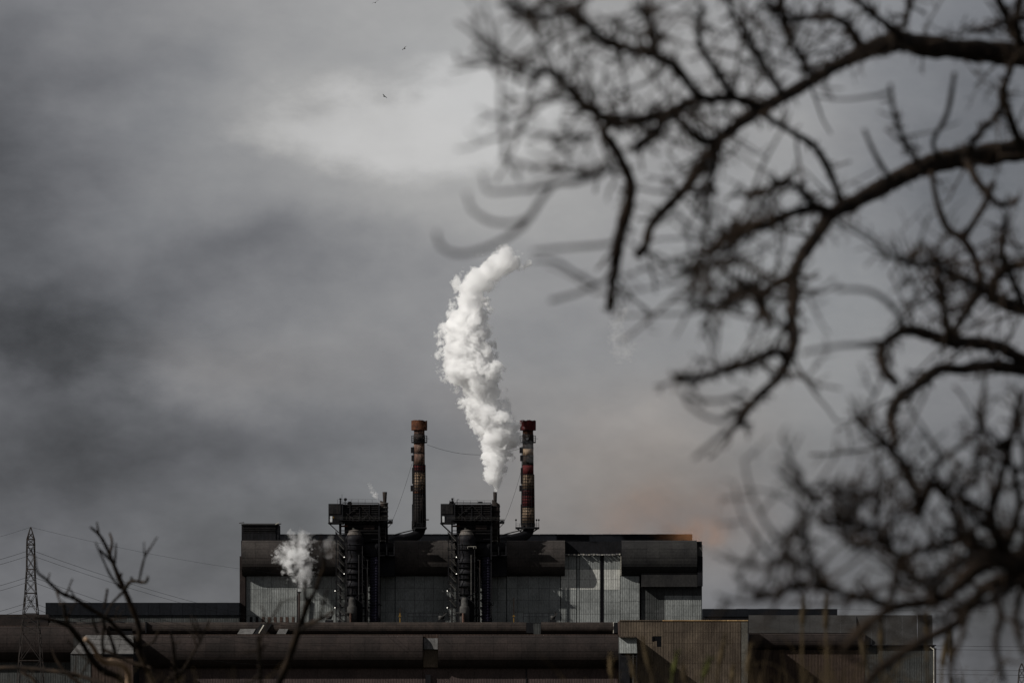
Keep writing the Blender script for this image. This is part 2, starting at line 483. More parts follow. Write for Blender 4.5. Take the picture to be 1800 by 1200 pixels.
mb = MB().box(X(1225.5, D0), X(1234, D0), D0 - 4.2, D0, Z(977.5, D0), Z(962, D0)); mb.build('corner_cabin', 'steel_grey', hall)
mb = MB(); rail(mb, [(X(1225, D0), D0 - 4, Z(962, D0)), (X(1234, D0), D0 - 4, Z(962, D0))]); mb.build('handrail', 'steel', hall)
# pale pitched roof between two hoods, with ragged eave bits
mb = MB()
za, zb = Z(975, D0), Z(964, D0)
n = 22
for k in range(n):
    x0, x1 = X(993.3, D0) + (X(1091, D0) - X(993.3, D0)) * k / n, X(993.3, D0) + (X(1091, D0) - X(993.3, D0)) * (k + .82) / n
    ra = rng.uniform(-.25, .2)
    mb.add([(x0, D0 - 1.5, za + ra), (x1, D0 - 1.5, za + ra), (x1 + .4, D0 + 8, zb), (x0 + .4, D0 + 8, zb),
            (x0, D0 - 1.5, za + ra - .15), (x1, D0 - 1.5, za + ra - .15), (x1 + .4, D0 + 8, zb - .15), (x0 + .4, D0 + 8, zb - .15)],
           [(0, 1, 2, 3), (4, 7, 6, 5), (0, 4, 5, 1), (1, 5, 6, 2), (2, 6, 7, 3), (3, 7, 4, 0)])
mb.build('pitched_roof', 'pale_roof', hall)
for a in (998, 1007, 1016, 1024, 1034, 1042, 1049, 1057, 1076, 1088):
    wd = rng.uniform(1.5, 4.5)
    mb = MB().box(X(a, D0), X(a + wd, D0), D0 - 1.9, D0 - 1.6, Z(975.4, D0), Z(975.4, D0) + rng.uniform(.25, .9)); mb.build('eave_plate', 'pale_trim', hall)
mb = MB().box(X(993, D0), X(1029, D0), D0 + 10, D0 + 16, Z(951, D0), Z(951, D0) + .4); rail(mb, [(X(993, D0), D0 + 10, Z(952, D0)), (X(1029, D0), D0 + 10, Z(952, D0))], 1.3, 4)
mb.build('roof_walkway', 'steel', hall)
# penthouse on the left end
ph = MB().box(X(424, D0), X(489, D0), D0 + 2, D0 + 16, Z(951, D0), Z(921, D0)).build('penthouse', 'black', hall)
mb = MB()
yy0, yy1 = D0 + 1, D0 + 17
mb.add([(X(423, D0), yy0, Z(921, D0)), (X(490.5, D0), yy0, Z(921, D0)), (X(490.5, D0), yy1, Z(916.5, D0)), (X(423, D0), yy1, Z(916.5, D0)),
        (X(423, D0), yy0, Z(922, D0)), (X(490.5, D0), yy0, Z(922, D0)), (X(490.5, D0), yy1, Z(917.5, D0)), (X(423, D0), yy1, Z(917.5, D0))],
       [(0, 1, 2, 3), (4, 7, 6, 5), (0, 4, 5, 1), (1, 5, 6, 2), (2, 6, 7, 3), (3, 7, 4, 0)])
mb.build('roof_sheet', 'hood_dark', ph)
for yy in (925, 928, 931, 934):
    MB().box(X(426, D0), X(484, D0), D0 + 1.5, D0 + 2.1, Z(yy, D0) - .18, Z(yy, D0) + .12).build('louvre', 'steel', ph)
for k in range(9):
    MB().box(X(426 + k * 6.5, D0), X(426 + k * 6.5 + 6.2, D0), D0 + 1.7, D0 + 2.05, Z(949, D0), Z(935.5, D0)).build('panel', 'black', ph)
MB().beam((X(484, D0), D0 + .6, Z(921, D0)), (X(490, D0), D0 + .6, Z(917.5, D0)), .3).build('flashing', 'pale_trim', ph)
MB().beam((X(420, D0), D0 + 1, Z(919, D0)), (X(429, D0), D0 + 1, Z(917.5, D0)), .35).build('flashing', 'steel_grey', ph)
# row of low windows
for k, px in enumerate((439, 449.5, 460, 470.5, 481, 491.5, 502, 512.5)):
    mb = MB().box(X(px, D0), X(px + 5, D0), D0 - .12, D0 + .1, Z(1094, D0), Z(1083.5, D0))
    mb.build('window', 'window' if k < 2 else 'window_rust', hall)
MB().box(X(1056, D0), X(1061, D0), D0 + .1, D0 + .34, Z(1100, D0), Z(976, D0)).build('recess_channel', 'window', hall)
MB().tube([(X(523, D0), D0 - 2.5, Z(1100, D0)), (X(526, D0), D0 - 2.5, Z(1041, D0))], .45, 8).build('downpipe', 'steel', hall)

# ------------------------------------------------------------------ chimney stacks
DS = 1716.0


def stack(cx, bands, label, second=False):
    t = thing('chimney_stack', (X(cx, DS), DS, Z(950, DS)), label, 'chimney', 'tall banded chimney stacks')
    xc = X(cx, DS); k = DS / F
    # sections, slightly tapered
    def rad(py): return (9.3 + (py - 756) * .0105) * k
    for (a, b, m) in bands:
        MB().lathe(xc, DS, [(rad(b), Z(b, DS)), (rad(a), Z(a, DS))], 28).build('shaft_section', m, t, True)
        MB().lathe(xc, DS, [(rad(b) + .07, Z(b, DS) - .15), (rad(b) + .07, Z(b, DS) + .15)], 28).build('flange', 'steel', t, True)
    # cap drum, ragged upper rim, open top
    mb = MB(); n = 32; R = 14 * k
    prof = [(R * .72, 756.5), (R, 756), (R * 1.005, 747), (R, 739), (R * .93, 739), (R * .93, 748)]
    for i, (r, py) in enumerate(prof):
        for j in range(n):
            a = 2 * math.pi * j / n
            jj = (rng.uniform(-.35, .15) if i in (3, 4) else 0)
            mb.v.append((xc + r * math.cos(a), DS + r * math.sin(a), Z(py, DS) + jj))
    for i in range(len(prof) - 1):
        for j in range(n):
            a, c = i * n + j, i * n + (j + 1) % n
            mb.f.append([a, c, c + n, a + n]); mb.m.append(0)
    mb.f.append([(len(prof) - 1) * n + j for j in range(n)]); mb.m.append(0)
    mb.build('cap_drum', 'red' if second else 'rust', t, False)
    # upper gallery
    mb = MB().lathe(xc, DS, [(10 * k, Z(778.5, DS)), (14 * k, Z(778, DS)), (14 * k, Z(776.5, DS)), (10 * k, Z(776, DS))], 24)
    mb.build('gallery_deck', 'black', t)
    mb = MB(); Rg = 13.8 * k
    ring = [(xc + Rg * math.cos(2 * math.pi * j / 16), DS + Rg * math.sin(2 * math.pi * j / 16), Z(776.5, DS)) for j in range(17)]
    for a, b in zip(ring[:-1], ring[1:]):
        for hh in (.9, 1.8, 2.7): mb.beam(Vector(a) + Vector((0, 0, hh)), Vector(b) + Vector((0, 0, hh)), .12)
        mb.beam(a, Vector(a) + Vector((0, 0, 2.7)), .14)
    mb.build('gallery_rail', 'black', t)
    MB().lathe(xc, DS, [(9.9 * k, Z(776, DS)), (9.9 * k, Z(764, DS))], 20).build('collar', 'dark_stack', t, True)
    MB().beam((xc + 13 * k, DS - 1, Z(771, DS)), (xc + 18 * k, DS - 1, Z(771, DS)), .12).build('bracket', 'steel', t)
    # ladder boxes on the left flank
    for a, b, wd in ((786, 796, 4.5), (800, 810, 3.5), (822, 850, 2.5), (853, 863, 5), (886, 922, 2.6)):
        MB().box(xc - (10.2 + wd) * k, xc - 9.0 * k, DS - 1.2, DS + .6, Z(b, DS), Z(a, DS)).build('cable_box', 'black', t)
    MB().box(xc - 11.2 * k, xc - 10.2 * k, DS - .9, DS - .3, Z(925, DS), Z(784, DS)).build('ladder_rail', 'black', t)
    # inspection cage of hoops and bars
    mb = MB(); top = 817 if not second else 834
    for j in range(18):
        a = 2 * math.pi * j / 18
        p = [(xc + (rad(py) + .22) * math.cos(a), DS + (rad(py) + .22) * math.sin(a), Z(py, DS)) for py in (925, top)]
        mb.beam(p[0], p[1], .17)
    py = top
    while py < 926:
        r = rad(py) + .24
        mb.lathe(xc, DS, [(r - .1, Z(py, DS) - .1), (r, Z(py, DS) - .1), (r, Z(py, DS) + .1), (r - .1, Z(py, DS) + .1)], 24)
        py += 5.1
    mb.build('cage', 'black', t)
    # lower gallery with lamp poles
    wl, wr = (22, 20) if second else (13, 13)
    mb = MB()
    mb.box(xc - wl * k, xc + wr * k, DS - 4.5, DS + 4, Z(929, DS), Z(926.5, DS))
    mb.beam((xc - wl * k + .3, DS - 3, Z(928, DS)), (xc - 8 * k, DS - 2, Z(937, DS)), .5)
    mb.beam((xc + wr * k - .3, DS - 3, Z(928, DS)), (xc + 8 * k, DS - 2, Z(935, DS)), .5)
    rail(mb, [(xc - wl * k + .2, DS - 4.4, Z(926.5, DS)), (xc + wr * k - .2, DS - 4.4, Z(926.5, DS))], 1.5, 1.6, .13)
    mb.build('gallery_deck', 'black', t)
    if second:
        for q in (-21, 15, 19):
            mb = MB().beam((xc + q * k, DS - 4, Z(927, DS)), (xc + q * k, DS - 4, Z(914, DS)), .16)
            mb.lathe(xc + q * k, DS - 4, [(.2, Z(914, DS) - .5), (.45, Z(914, DS)), (.2, Z(914, DS) + .4)], 10)
            mb.build('lamp_pole', 'black', t)
    else:
        mb = MB().box(xc + 8 * k, xc + 17 * k, DS - 3, DS, Z(914, DS), Z(912.6, DS)); mb.build('bracket', 'steel', t)
        mb = MB().box(xc - 13 * k, xc - 8 * k, DS - 4, DS, Z(926, DS), Z(916, DS)); mb.build('cable_box', 'steel', t)
    # breeching duct that bends off to the process tower
    pts = [P(cx, 924, DS), P(cx + 1, 931, DS), P(cx - 2, 938, DS - 1), P(cx - 12, 943.5, DS - 4), P(cx - 30, 948, DS - 9),
           P(cx - 50, 954, DS - 16), P(cx - 66, 961, DS - 24)]
    sm = catmull(pts, 5)
    MB().tube(sm, [9.6 * k] * 8 + [9.0 * k] * (len(sm) - 8), 18).build('breeching_duct', 'black', t, True)
    MB().tube([p + Vector((0, -2.0, 3.0)) for p in sm[6:]], .25, 6).build('service_pipe', 'steel_grey', t)
    return t


def catmull(pts, n):
    out = []
    p = [pts[0] * 2 - pts[1]] + list(pts) + [pts[-1] * 2 - pts[-2]]
    for i in range(1, len(p) - 2):
        for k in range(n):
            t = k / n
            out.append(.5 * ((2 * p[i]) + (p[i + 1] - p[i - 1]) * t + (2 * p[i - 1] - 5 * p[i] + 4 * p[i + 1] - p[i + 2]) * t * t
                             + (3 * p[i] - p[i - 1] - 3 * p[i + 1] + p[i + 2]) * t ** 3))
    out.append(p[-2].copy() if hasattr(p[-2], 'copy') else p[-2]); return out


stack(737, [(756, 764, 'salmon'), (778, 797, 'salmon'), (797, 817, 'salmon'), (817, 830, 'red'), (830, 861, 'cream'), (861, 868, 'rust'), (868, 930, 'dark_stack')],
      'left banded chimney with rust-orange cap drum and dark lower shaft')
stack(928, [(756, 764, 'rust'), (778, 788, 'dark_stack'), (788, 801, 'cream'), (801, 817, 'dark_stack'), (817, 834, 'red'), (834, 861, 'cream'), (861, 870, 'red'), (870, 892, 'red'),
            (892, 919, 'cream'), (919, 930, 'dark_stack')],
      'right banded chimney with dark red cap drum and two cream bands', True)

# ------------------------------------------------------------------ process towers
DT = 1690.5
KT = DT / F


def tower(ox, label, second=False):
    def x(px): return X(px + ox, DT)
    def z(py): return Z(py, DT)
    t = thing('process_tower', (x(630), DT, 0), label, 'process tower', 'gas cleaning towers in front of the hall')
    # frame
    for px in (598, 609, 641, 667):
        for dy in ((-5.5, 6.0) if px in (598, 667) else (6.0,)):
            MB().box(x(px) - .28, x(px) + .28, DT + dy - .28, DT + dy + .28, 0, z(886)).build('column', 'black', t)
    for py in (938, 952, 966, 980, 995, 1009, 1024, 1038, 1052, 1067, 1081):
        mb = MB().beam((x(609), DT - 1.7, z(py)), (x(645), DT - 1.7, z(py)), .28)
        mb.box(x(608), x(645), DT - 1.4, DT + 5.5, z(py) - .45, z(py) - .28)
        mb.build('floor_deck', 'black', t)
        if py in (980, 1038, 1067):
            mb = MB(); rail(mb, [(x(608), DT - 8.2, z(py)), (x(634), DT - 8.2, z(py))], 1.2, 2.0, .08); mb.build('handrail', 'steel', t)
    # head house
    hh = MB().box(x(600), x(667), DT - 4.5, DT + 6, z(919), z(886.5)).build('head_house', 'black', t)
    for py in (888, 891.5, 895, 899, 903, 907, 911.5, 915.5, 919):
        MB().box(x(600), x(667), DT - 5.0, DT - 4.52, z(py) - .16, z(py) + .16).build('girt', 'steel', hh)
    for px in (600, 616, 633, 650, 666.5):
        MB().box(x(px) - .2, x(px) + .2, DT - 5.3, DT - 5.02, z(919), z(887)).build('post', 'black', hh)
    for a, b in (((602, 916), (618, 901)), ((606, 899), (626, 917)), ((634, 889), (662, 917)), ((634, 916), (650, 903)), ((618, 901), (634, 889))):
        MB().beam((x(a[0]), DT - 5.45, z(a[1])), (x(b[0]), DT - 5.45, z(b[1])), .26).build('brace', 'steel', hh)
    cab = MB().box(x(578.5), x(604), DT - 6.2, DT + 5, z(919.5), z(886.2)).build('cab', 'black', t)
    for k in range(5):
        MB().box(x(579 + k * 4.2), x(579 + k * 4.2 + 4.0), DT - 6.45, DT - 6.22, z(904), z(887)).build('panel', 'steel', cab)
    MB().box(x(581.3), x(585.2), DT - 6.35, DT - 6.22, z(918.2), z(908)).build('window', 'sky_opening', cab)  # opening; the sky light seen through it is put into a pale colour
    if not second:
        MB().box(x(586.5), x(588.3), DT - 6.6, DT - 6.24, z(911.5), z(908.5)).build('warning_lamp', 'yellow', cab)
    MB().box(x(577.6), x(604), DT - 6.8, DT + 5.4, z(920.6), z(919.6)).build('base_beam', 'steel', cab)
    mb = MB().beam((x(579.5), DT - 5.5, z(920.6)), (x(597), DT - 5.5, z(937)), .38); mb.build('brace', 'steel', t)
    mb = MB().beam((x(579.5), DT + 4.5, z(920.6)), (x(597), DT + 5.5, z(937)), .38); mb.build('brace', 'steel', t)
    MB().box(x(598), x(690), DT - 7.2, DT - 5.5, z(915.2), z(914.3)).build('walkway', 'steel', t)
    mb = MB(); rail(mb, [(x(590), DT - 7.1, z(914.2)), (x(682), DT - 7.1, z(914.2))], 1.2, 2.5, .10); mb.build('handrail', 'steel_grey', t)
    # below the head house
    MB().box(x(640), x(659), DT - 5.2, DT - 4.0, z(930), z(923.5)).build('skirt_panel', 'pier', t)
    MB().box(x(600), x(612), DT - 5.2, DT - 4.0, z(926), z(923.5)).build('skirt_panel', 'rust', t)
    MB().box(x(606), x(667), DT - 3, DT + 6, z(952), z(919.5)).build('bunker', 'black', t)
    for py in (926, 933, 938):
        MB().box(x(598), x(667), DT - 5.0, DT - 4.6, z(py) - .15, z(py) + .15).build('girt', 'steel', t)
    # roof gear
    mb = MB(); rail(mb, [(x(594), DT - 4.6, z(886)), (x(667), DT - 4.6, z(886))], 1.9 if not second else 1.5, 3.0, .1)
    mb.beam((x(603), DT - 3.6, z(884.0)), (x(667), DT - 3.6, z(884.6)), .34); mb.build('roof_rail', 'steel', t)
    mb = MB().beam((x(601.5), DT - 2, z(886)), (x(601.5), DT - 2, z(868.5 if not second else 874)), .12)
    mb.box(x(597.5), x(600), DT - 3, DT - 1, z(886), z(878))
    mb.lathe(x(598.7), DT - 2, [(.35, z(878)), (.55, z(876.6)), (.3, z(875.4))], 10)
    mb.build('antenna_mast', 'black', t)
    if not second:
        mb = MB().beam((x(607.5), DT - 2, z(886)), (x(607.5), DT - 2, z(879)), .22)
        mb.lathe(x(607.5), DT - 2, [(.2, z(880.4)), (.62, z(879.4)), (.72, z(877.8)), (.6, z(876)), (.2, z(875.2))], 12); mb.build('vent_cowl', 'black', t)
        mb = MB().box(x(611), x(619), DT - 3, DT - 1, z(886), z(884.6)); mb.box(x(612.4), x(618), DT - 3, DT - 1, z(884.6), z(881.5)); mb.build('winch_unit', 'black', t)
    else:
        mb = MB().beam((x(607.5), DT - 2, z(886)), (x(607.5), DT - 2, z(877.6)), .16); mb.beam((x(607.5), DT - 2, z(877.8)), (x(610.5), DT - 2, z(877.8)), .18); mb.build('lamp_pole', 'black', t)
        mb = MB().box(x(593), x(604), DT - 3, DT - 1, z(886), z(884)); mb.box(x(594), x(602), DT - 3, DT - 1, z(884), z(881)); mb.build('winch_unit', 'black', t)
        mb = MB().box(x(644), x(652), DT - 5, DT - 4.2, z(885.5), z(882)); mb.build('junction_box', 'black', t)
    # flue beside the head house
    fx, fr = x(675.2), 6.9 * KT
    fl = MB().lathe(fx, DT - 1, [(fr, z(952)), (fr, z(890))], 24).build('flue', 'black' if not second else 'dark_stack', t, True)
    mb = MB(); n = 24
    for i, (r, py) in enumerate(((fr, 890), (fr, 882))):
        for j in range(n):
            a = 2 * math.pi * j / n
            sl = (-math.cos(a) * .9 * (1.2 if second else .7) if i else 0)
            mb.v.append((fx + r * math.cos(a), DT - 1 + r * math.sin(a), z(py) + sl))
    for j in range(n): mb.f.append([j, (j + 1) % n, n + (j + 1) % n, n + j]); mb.m.append(0)
    mb.build('flue_rim', 'dark_stack', fl, True)
    for py in (884.5, 892, 899, 907, 914) if not second else (890, 899, 907, 914):
        MB().lathe(fx, DT - 1, [(fr + .05, z(py) - .28), (fr + .16, z(py) - .2), (fr + .16, z(py) + .2), (fr + .05, z(py) + .28)], 24).build('band', 'dome' if not second else 'steel', fl, True)
    vx = x(676.5) if not second else x(673.8)
    top = 864.5
    mb = MB().lathe(vx, DT - 1, [(.72, z(890)), (.74, z(882)), (1.02 if not second else .88, z(top)), (.9 if not second else .76, z(top)), (.7, z(top + 4))], 18); mb.build('vent_pipe', 'dark_stack', t, True)
    mb = MB().box(x(682), x(690), DT - 4, DT + 2, z(920), z(918.2)); mb.beam((x(689), DT - 3, z(920)), (x(682), DT - 3, z(927)), .25)
    rail(mb, [(x(682), DT - 4, z(918.2)), (x(690), DT - 4, z(918.2)), (x(690), DT + 2, z(918.2))], 1.4, 1.2, .12)
    mb.lathe(x(686), DT - 1, [(.6, z(920)), (.9, z(918)), (.9, z(916)), (.5, z(915))], 12)
    mb.build('side_platform', 'steel', t)
    mb = MB()
    for px in (669, 678): mb.beam((x(px), DT - 3.2, z(952)), (x(px), DT - 3.2, z(926)), .22)
    for py in (929, 936, 943, 950): mb.beam((x(669), DT - 3.2, z(py)), (x(678), DT - 3.2, z(py)), .2)
    mb.build('ladder_frame', 'steel_grey', t)
    # vessel: cone head, drum, stacked sections
    vxx, vy = x(624), DT - 4.2
    pr = [(15.2, 950), (15.2, 944), (14.0, 941.5), (13.4, 941)]
    MB().lathe(vxx, vy, [(r * KT, z(py)) for r, py in [(13.4, 941.2), (13.2, 939.5), (10.5, 935.4), (10.3, 934)]], 32).build('vessel_shoulder', 'dome', t, True)
    MB().lathe(vxx, vy, [(r * KT, z(py)) for r, py in [(10.8, 934.2), (10.8, 933.2), (6, 931.8), (3.2, 931)]], 32).build('vessel_lid', 'dome', t, True)
    MB().lathe(vxx - .6, vy, [(r * KT, z(py)) for r, py in [(2.2, 931.2), (2.0, 929), (.8, 927.8)]], 16).build('lid_cap', 'pale_trim', t, True)
    prof = [(13.5, 1100), (13.5, 1056), (14.2, 1054), (14.2, 1051), (12.8, 1049), (12.8, 1033), (15.8, 1030), (15.8, 1026), (14, 1023), (14, 1011), (16, 1008),
            (16, 1005), (14, 1002), (14, 992), (16.2, 989), (16.2, 985), (14.3, 981), (14.3, 976), (15.6, 972), (16.2, 958), (15.8, 953), (16.6, 951), (16.6, 947), (15, 943), (13.5, 941.3)]
    MB().lathe(vxx, vy, [(r * KT, z(py)) for r, py in prof], 32).build('vessel', 'vessel', t, True)
    for a, (py, rr) in enumerate(((958, 16.6), (989, 16.8), (1008, 16.5), (1030, 16.4), (1053, 14.8))):
        MB().lathe(vxx, vy, [(rr * KT - .1, z(py) - .22), (rr * KT + .1, z(py) - .22), (rr * KT + .1, z(py) + .22), (rr * KT - .1, z(py) + .22)], 32).build('flange', 'black', t, True)
    for py in (966, 997, 1017, 1044):
        mb = MB().lathe(vxx, vy, [(14 * KT, z(py) - .15), (18.2 * KT, z(py) - .15), (18.2 * KT, z(py)), (14 * KT, z(py))], 24)
        rg_ = [(vxx + 18 * KT * math.cos(2 * math.pi * j / 14), vy + 18 * KT * math.sin(2 * math.pi * j / 14), z(py)) for j in range(15)]
        rail(mb, rg_, 1.1, 9, .09); mb.build('ring_platform', 'black', t)
    for a_, b_ in (((609, 1095), (640, 1068)), ((640, 1095), (609, 1068)), ((609, 1062), (640, 1040)), ((640, 1062), (609, 1040))):
        MB().beam((x(a_[0]), DT - 8.9, z(a_[1])), (x(b_[0]), DT - 8.9, z(b_[1])), .22).build('brace', 'black', t)
    for px_, ya_, yb_ in ((610.5, 1095, 952), (638.5, 1095, 960), (647.5, 1095, 985)):
        MB().tube([(x(px_), DT - 8.4, z(ya_)), (x(px_), DT - 8.4, z(yb_))], .2, 6).build('riser_pipe', 'steel', t)
    MB().box(x(631), x(641), DT - 6, DT + 1, z(1018), z(1006)).build('valve_box', 'black', t)
    MB().box(x(631), x(643), DT - 6, DT + 1, z(1042), z(1029)).build('valve_box', 'black', t)
    MB().tube([(x(632.5), DT - 8.6, z(1055)), (x(632.5), DT - 8.6, z(976))], .33, 8).build('riser_pipe', 'steel_grey' if second else 'steel', t)
    # bottom vessel with a domed head
    MB().lathe(x(620.5), DT - 10.0, [(r * KT, z(py)) for r, py in [(8.6, 1100), (8.6, 1068), (7.6, 1066), (6.2, 1065), (5.9, 1056), (5.2, 1053.4), (3.6, 1051.3), (1.4, 1050.3)]], 24).build('domed_vessel', 'steel_grey', t, True)
    MB().box(x(606), x(622), DT - 12.4, DT - 11, z(1078), z(1076.6)).build('bracket_beam', 'steel_grey', t)
    MB().tube([(x(618.5), DT - 12.6, z(1100)), (x(618.5), DT - 12.6, z(1078))], .5, 8).build('drain_pipe', 'salmon', t)
    # violet ringed duct
    dx_, dr = x(658), 7.4 * KT
    du = MB().lathe(dx_, DT - 2, [(dr, 0), (dr, z(972))], 24).build('ringed_duct', 'purple', t, True)
    rm_ = MB().lathe(0, 0, [(dr - .02, -.3), (dr + .22, -.22), (dr + .22, .22), (dr - .02, .3)], 24).mesh('ring', 'purple', smooth=True)
    py = 977
    while py < 1094:
        place('ring', rm_, du, (dx_, DT - 2, z(py))); py += 4.75
    MB().box(x(664), x(671), DT - 5, DT, z(1064), z(1062.6)).build('duct_landing', 'black', t)
    mb = MB(); rail(mb, [(x(650), DT - 5, z(1063)), (x(671), DT - 5, z(1063))], 1.4, 1.2, .12); mb.build('handrail', 'black', t)
    MB().box(x(640), x(651), DT - 3, DT - 1, z(1068), z(1066)).build('strut', 'steel', t)
    MB().tube([(x(645.5), DT - 3, z(1100)), (x(645.5), DT - 3, z(1000)), (x(641), DT - 3, z(998))], .45, 8).build('riser_pipe', 'steel_grey', t)
    # cross-over duct at the top
    pts = [P(658 + ox, 978, DT - 2), P(658 + ox, 968, DT - 2), P(661 + ox, 962, DT - 1), P(672 + ox, 960, DT + 2), P(690 + ox, 959, DT + 8)]
    MB().tube(catmull(pts, 4), 9.5 * KT, 18).build('crossover_duct', 'black', t, True)
    MB().tube([(x(636), DT - 1, z(964)), (x(662), DT - 1, z(964))], 10 * KT, 18).build('crossover_duct', 'black', t, True)
    mb = MB().box(x(645), x(694), DT - 4, DT + 4, z(977), z(975.5))
    rail(mb, [(x(645), DT - 4, z(975.5)), (x(694), DT - 4, z(975.5))], 1.2, 2, .1)
    mb.build('duct_deck', 'black', t)
    for px in (680, 693):
        MB().box(x(px) - .25, x(px) + .25, DT - 2, DT - 1.5, z(976), z(951)).build('hanger', 'black', t)
    mb = MB().box(x(664), x(694), DT + 1, DT + 9, z(1012), z(978)); mb.build('duct_casing', 'black', t)
    mb = MB().tube([(x(671), DT + 2, z(950)), (x(690), DT + 3, z(953))], .2, 6); mb.build('service_pipe', 'steel_grey', t)
    if second:
        mb = MB(); a0, a1 = z(965), z(961.4)
        for px in (626, 636, 640.5): mb.beam((x(px), DT - 9.2, a0), (x(px), DT - 9.2, a1), .14)
        mb.beam((x(626), DT - 9.2, a1), (x(640.5), DT - 9.2, a1), .14); mb.build('guard_frame', 'pale_trim', t)
    # stair: flights down to the right in front, back flights behind
    step = 14.4; y0 = 938.5; k = 0
    while y0 + k * step < 1090:
        a, b = y0 + k * step, y0 + k * step + step * .92
        mb = MB()
        for dy in (-6.9, -5.7):
            mb.beam((x(593.5), DT + dy, z(a)), (x(606), DT + dy, z(b)), .12, .42)
            mb.beam((x(593.5), DT + dy, z(a) + 1.1), (x(606), DT + dy, z(b) + 1.1), .12)
            for q in range(4):
                f = q / 3; px, pz = x(593.5) + (x(606) - x(593.5)) * f, z(a) + (z(b) - z(a)) * f
                mb.beam((px, DT + dy, pz), (px, DT + dy, pz + 1.1), .09)
        for q in range(12):
            f = (q + .5) / 12; px, pz = x(593.5) + (x(606) - x(593.5)) * f, z(a) + (z(b) - z(a)) * f
            mb.box(px - .16, px + .16, DT - 6.85, DT - 5.75, pz - .03, pz + .03)
        mb.build('stair_flight', 'steel_grey', t)
        mb = MB().beam((x(606), DT - 4.7, z(b)), (x(593.5), DT - 4.7, z(a + step)), .12, .42)
        mb.beam((x(606), DT - 3.7, z(b)), (x(593.5), DT - 3.7, z(a + step)), .12, .42); mb.build('stair_flight', 'black', t)
        mb = MB().box(x(591), x(594), DT - 7, DT - 3.4, z(a) - .12, z(a)); rail(mb, [(x(594), DT - 7, z(a)), (x(591), DT - 7, z(a)), (x(591), DT - 3.4, z(a))], 1.1, 1, .08)
        mb.build('landing', 'steel', t)
        mb = MB().box(x(605.5), x(608.5), DT - 7, DT - 3.4, z(b) - .12, z(b)); rail(mb, [(x(605.5), DT - 7, z(b)), (x(608.5), DT - 7, z(b))], 1.1, 1, .08)
        mb.build('landing', 'steel', t)
        k += 1
    for px in (592, 608):
        for dy in (-7, -3.3):
            MB().box(x(px) - .13, x(px) + .13, DT + dy - .13, DT + dy + .13, 0, z(936)).build('stair_post', 'black', t)
    for px, py in ((606.2, 979.6), (606.2, 1008.8), (590.2, 1038.6), (590, 1068)):
        mb = MB().box(x(px) - .2, x(px) + .2, DT - 7.35, DT - 7.1, z(py) - .12, z(py) + .4)
        lp = mb.build('stair_lamp', 'black', t)
        MB().lathe(x(px), DT - 7.45, [(.07, z(py) - .18), (.18, z(py) - .08), (.18, z(py) + .08), (.07, z(py) + .18)], 10).build('bulb', 'lamp', lp, True)
    return t


tower(0, 'left process tower with stair flights, below the small wisp of steam')
tower(196.5, 'right process tower with stair flights, under the big white steam plume', True)

# ------------------------------------------------------------------ deck gear at the foot of the hall
DD = 1682.0
deck = MB().box(X(560, DD), X(1086, DD), DD - 4, DD + 17.5, Z(1112, DD), Z(1094, DD))
deck = deck.build('deck', 'black'); tag(deck, 'black low roof deck running along the foot of the tall hall', 'roof deck')


def pipe_rail(a, b, label):
    o = thing('guard_rail', (X(a, DD), DD, Z(1094, DD)), label, 'guard rail', 'guard rails on the low roof deck')
    mb = MB()
    for py in (1077, 1083): mb.beam((X(a, DD), DD, Z(py, DD)), (X(b, DD), DD, Z(py, DD)), .2)
    mb.build('rail_bar', 'black', o)
    n = 5
    for k in range(n + 1):
        xx = X(a + (b - a) * k / n, DD); MB().box(xx - .12, xx + .12, DD - .12, DD + .12, Z(1094, DD), Z(1076.5, DD)).build('post', 'black', o)
    return o


pipe_rail(716, 771, 'black pipe guard rail on the deck between the two process towers')
pipe_rail(920, 975, 'black pipe guard rail on the deck right of the right process tower')


def post(px, top, label, mid=1078):
    o = thing('marker_post', (X(px, DD), DD, Z(1094, DD)), label, 'post', 'yellow-footed posts on the low roof deck')
    MB().box(X(px, DD) - .22, X(px, DD) + .22, DD - .6, DD - .2, Z(1094, DD), Z(mid, DD)).build('yellow_base', 'yellow', o)
    MB().box(X(px, DD) - .3, X(px, DD) + .3, DD - .7, DD - .1, Z(mid, DD) + .02, Z(top, DD)).build('upper_post', 'pier', o)
    MB().box(X(px - 2.4, DD), X(px + 2.4, DD), DD - .9, DD - .72, Z(1083, DD), Z(1081.5, DD)).build('crosspiece', 'yellow', o)


post(703, 1068, 'yellow-footed post standing right of the left process tower', 1076)
post(903, 1050, 'taller yellow-footed post standing right of the right process tower', 1080)


def pump(px, label, s=1.0):
    o = thing('pump_unit', (X(px, DD), DD, Z(1094, DD)), label, 'pump', 'pumps on the low roof deck')
    k = DD / F
    MB().box(X(px - 7 * s, DD), X(px + 7 * s, DD), DD - 3, DD, Z(1094, DD), Z(1089, DD)).build('skid', 'black', o)
    MB().tube([(X(px - 5 * s, DD), DD - 1.5, Z(1085, DD)), (X(px + 3 * s, DD), DD - 1.5, Z(1085, DD))], 3.4 * k, 14).build('motor', 'steel_grey', o, True)
    MB().tube([(X(px + 3 * s, DD), DD - 1.5, Z(1087, DD)), (X(px + 5 * s, DD), DD - 1.5, Z(1082, DD)), (X(px + 5 * s, DD), DD - 1.5, Z(1074, DD))], 1.1 * k, 8).build('riser', 'steel', o)
    MB().beam((X(px - 6 * s, DD), DD - 2, Z(1090, DD)), (X(px + 9 * s, DD), DD - 2, Z(1077, DD)), .4).build('stay', 'steel_grey', o)


pump(579, 'small pump on the deck just left of the left process tower')
pump(776, 'small pump on the deck just left of the right process tower')
pump(972, 'small pump on the deck below the white pitched roof', .8)

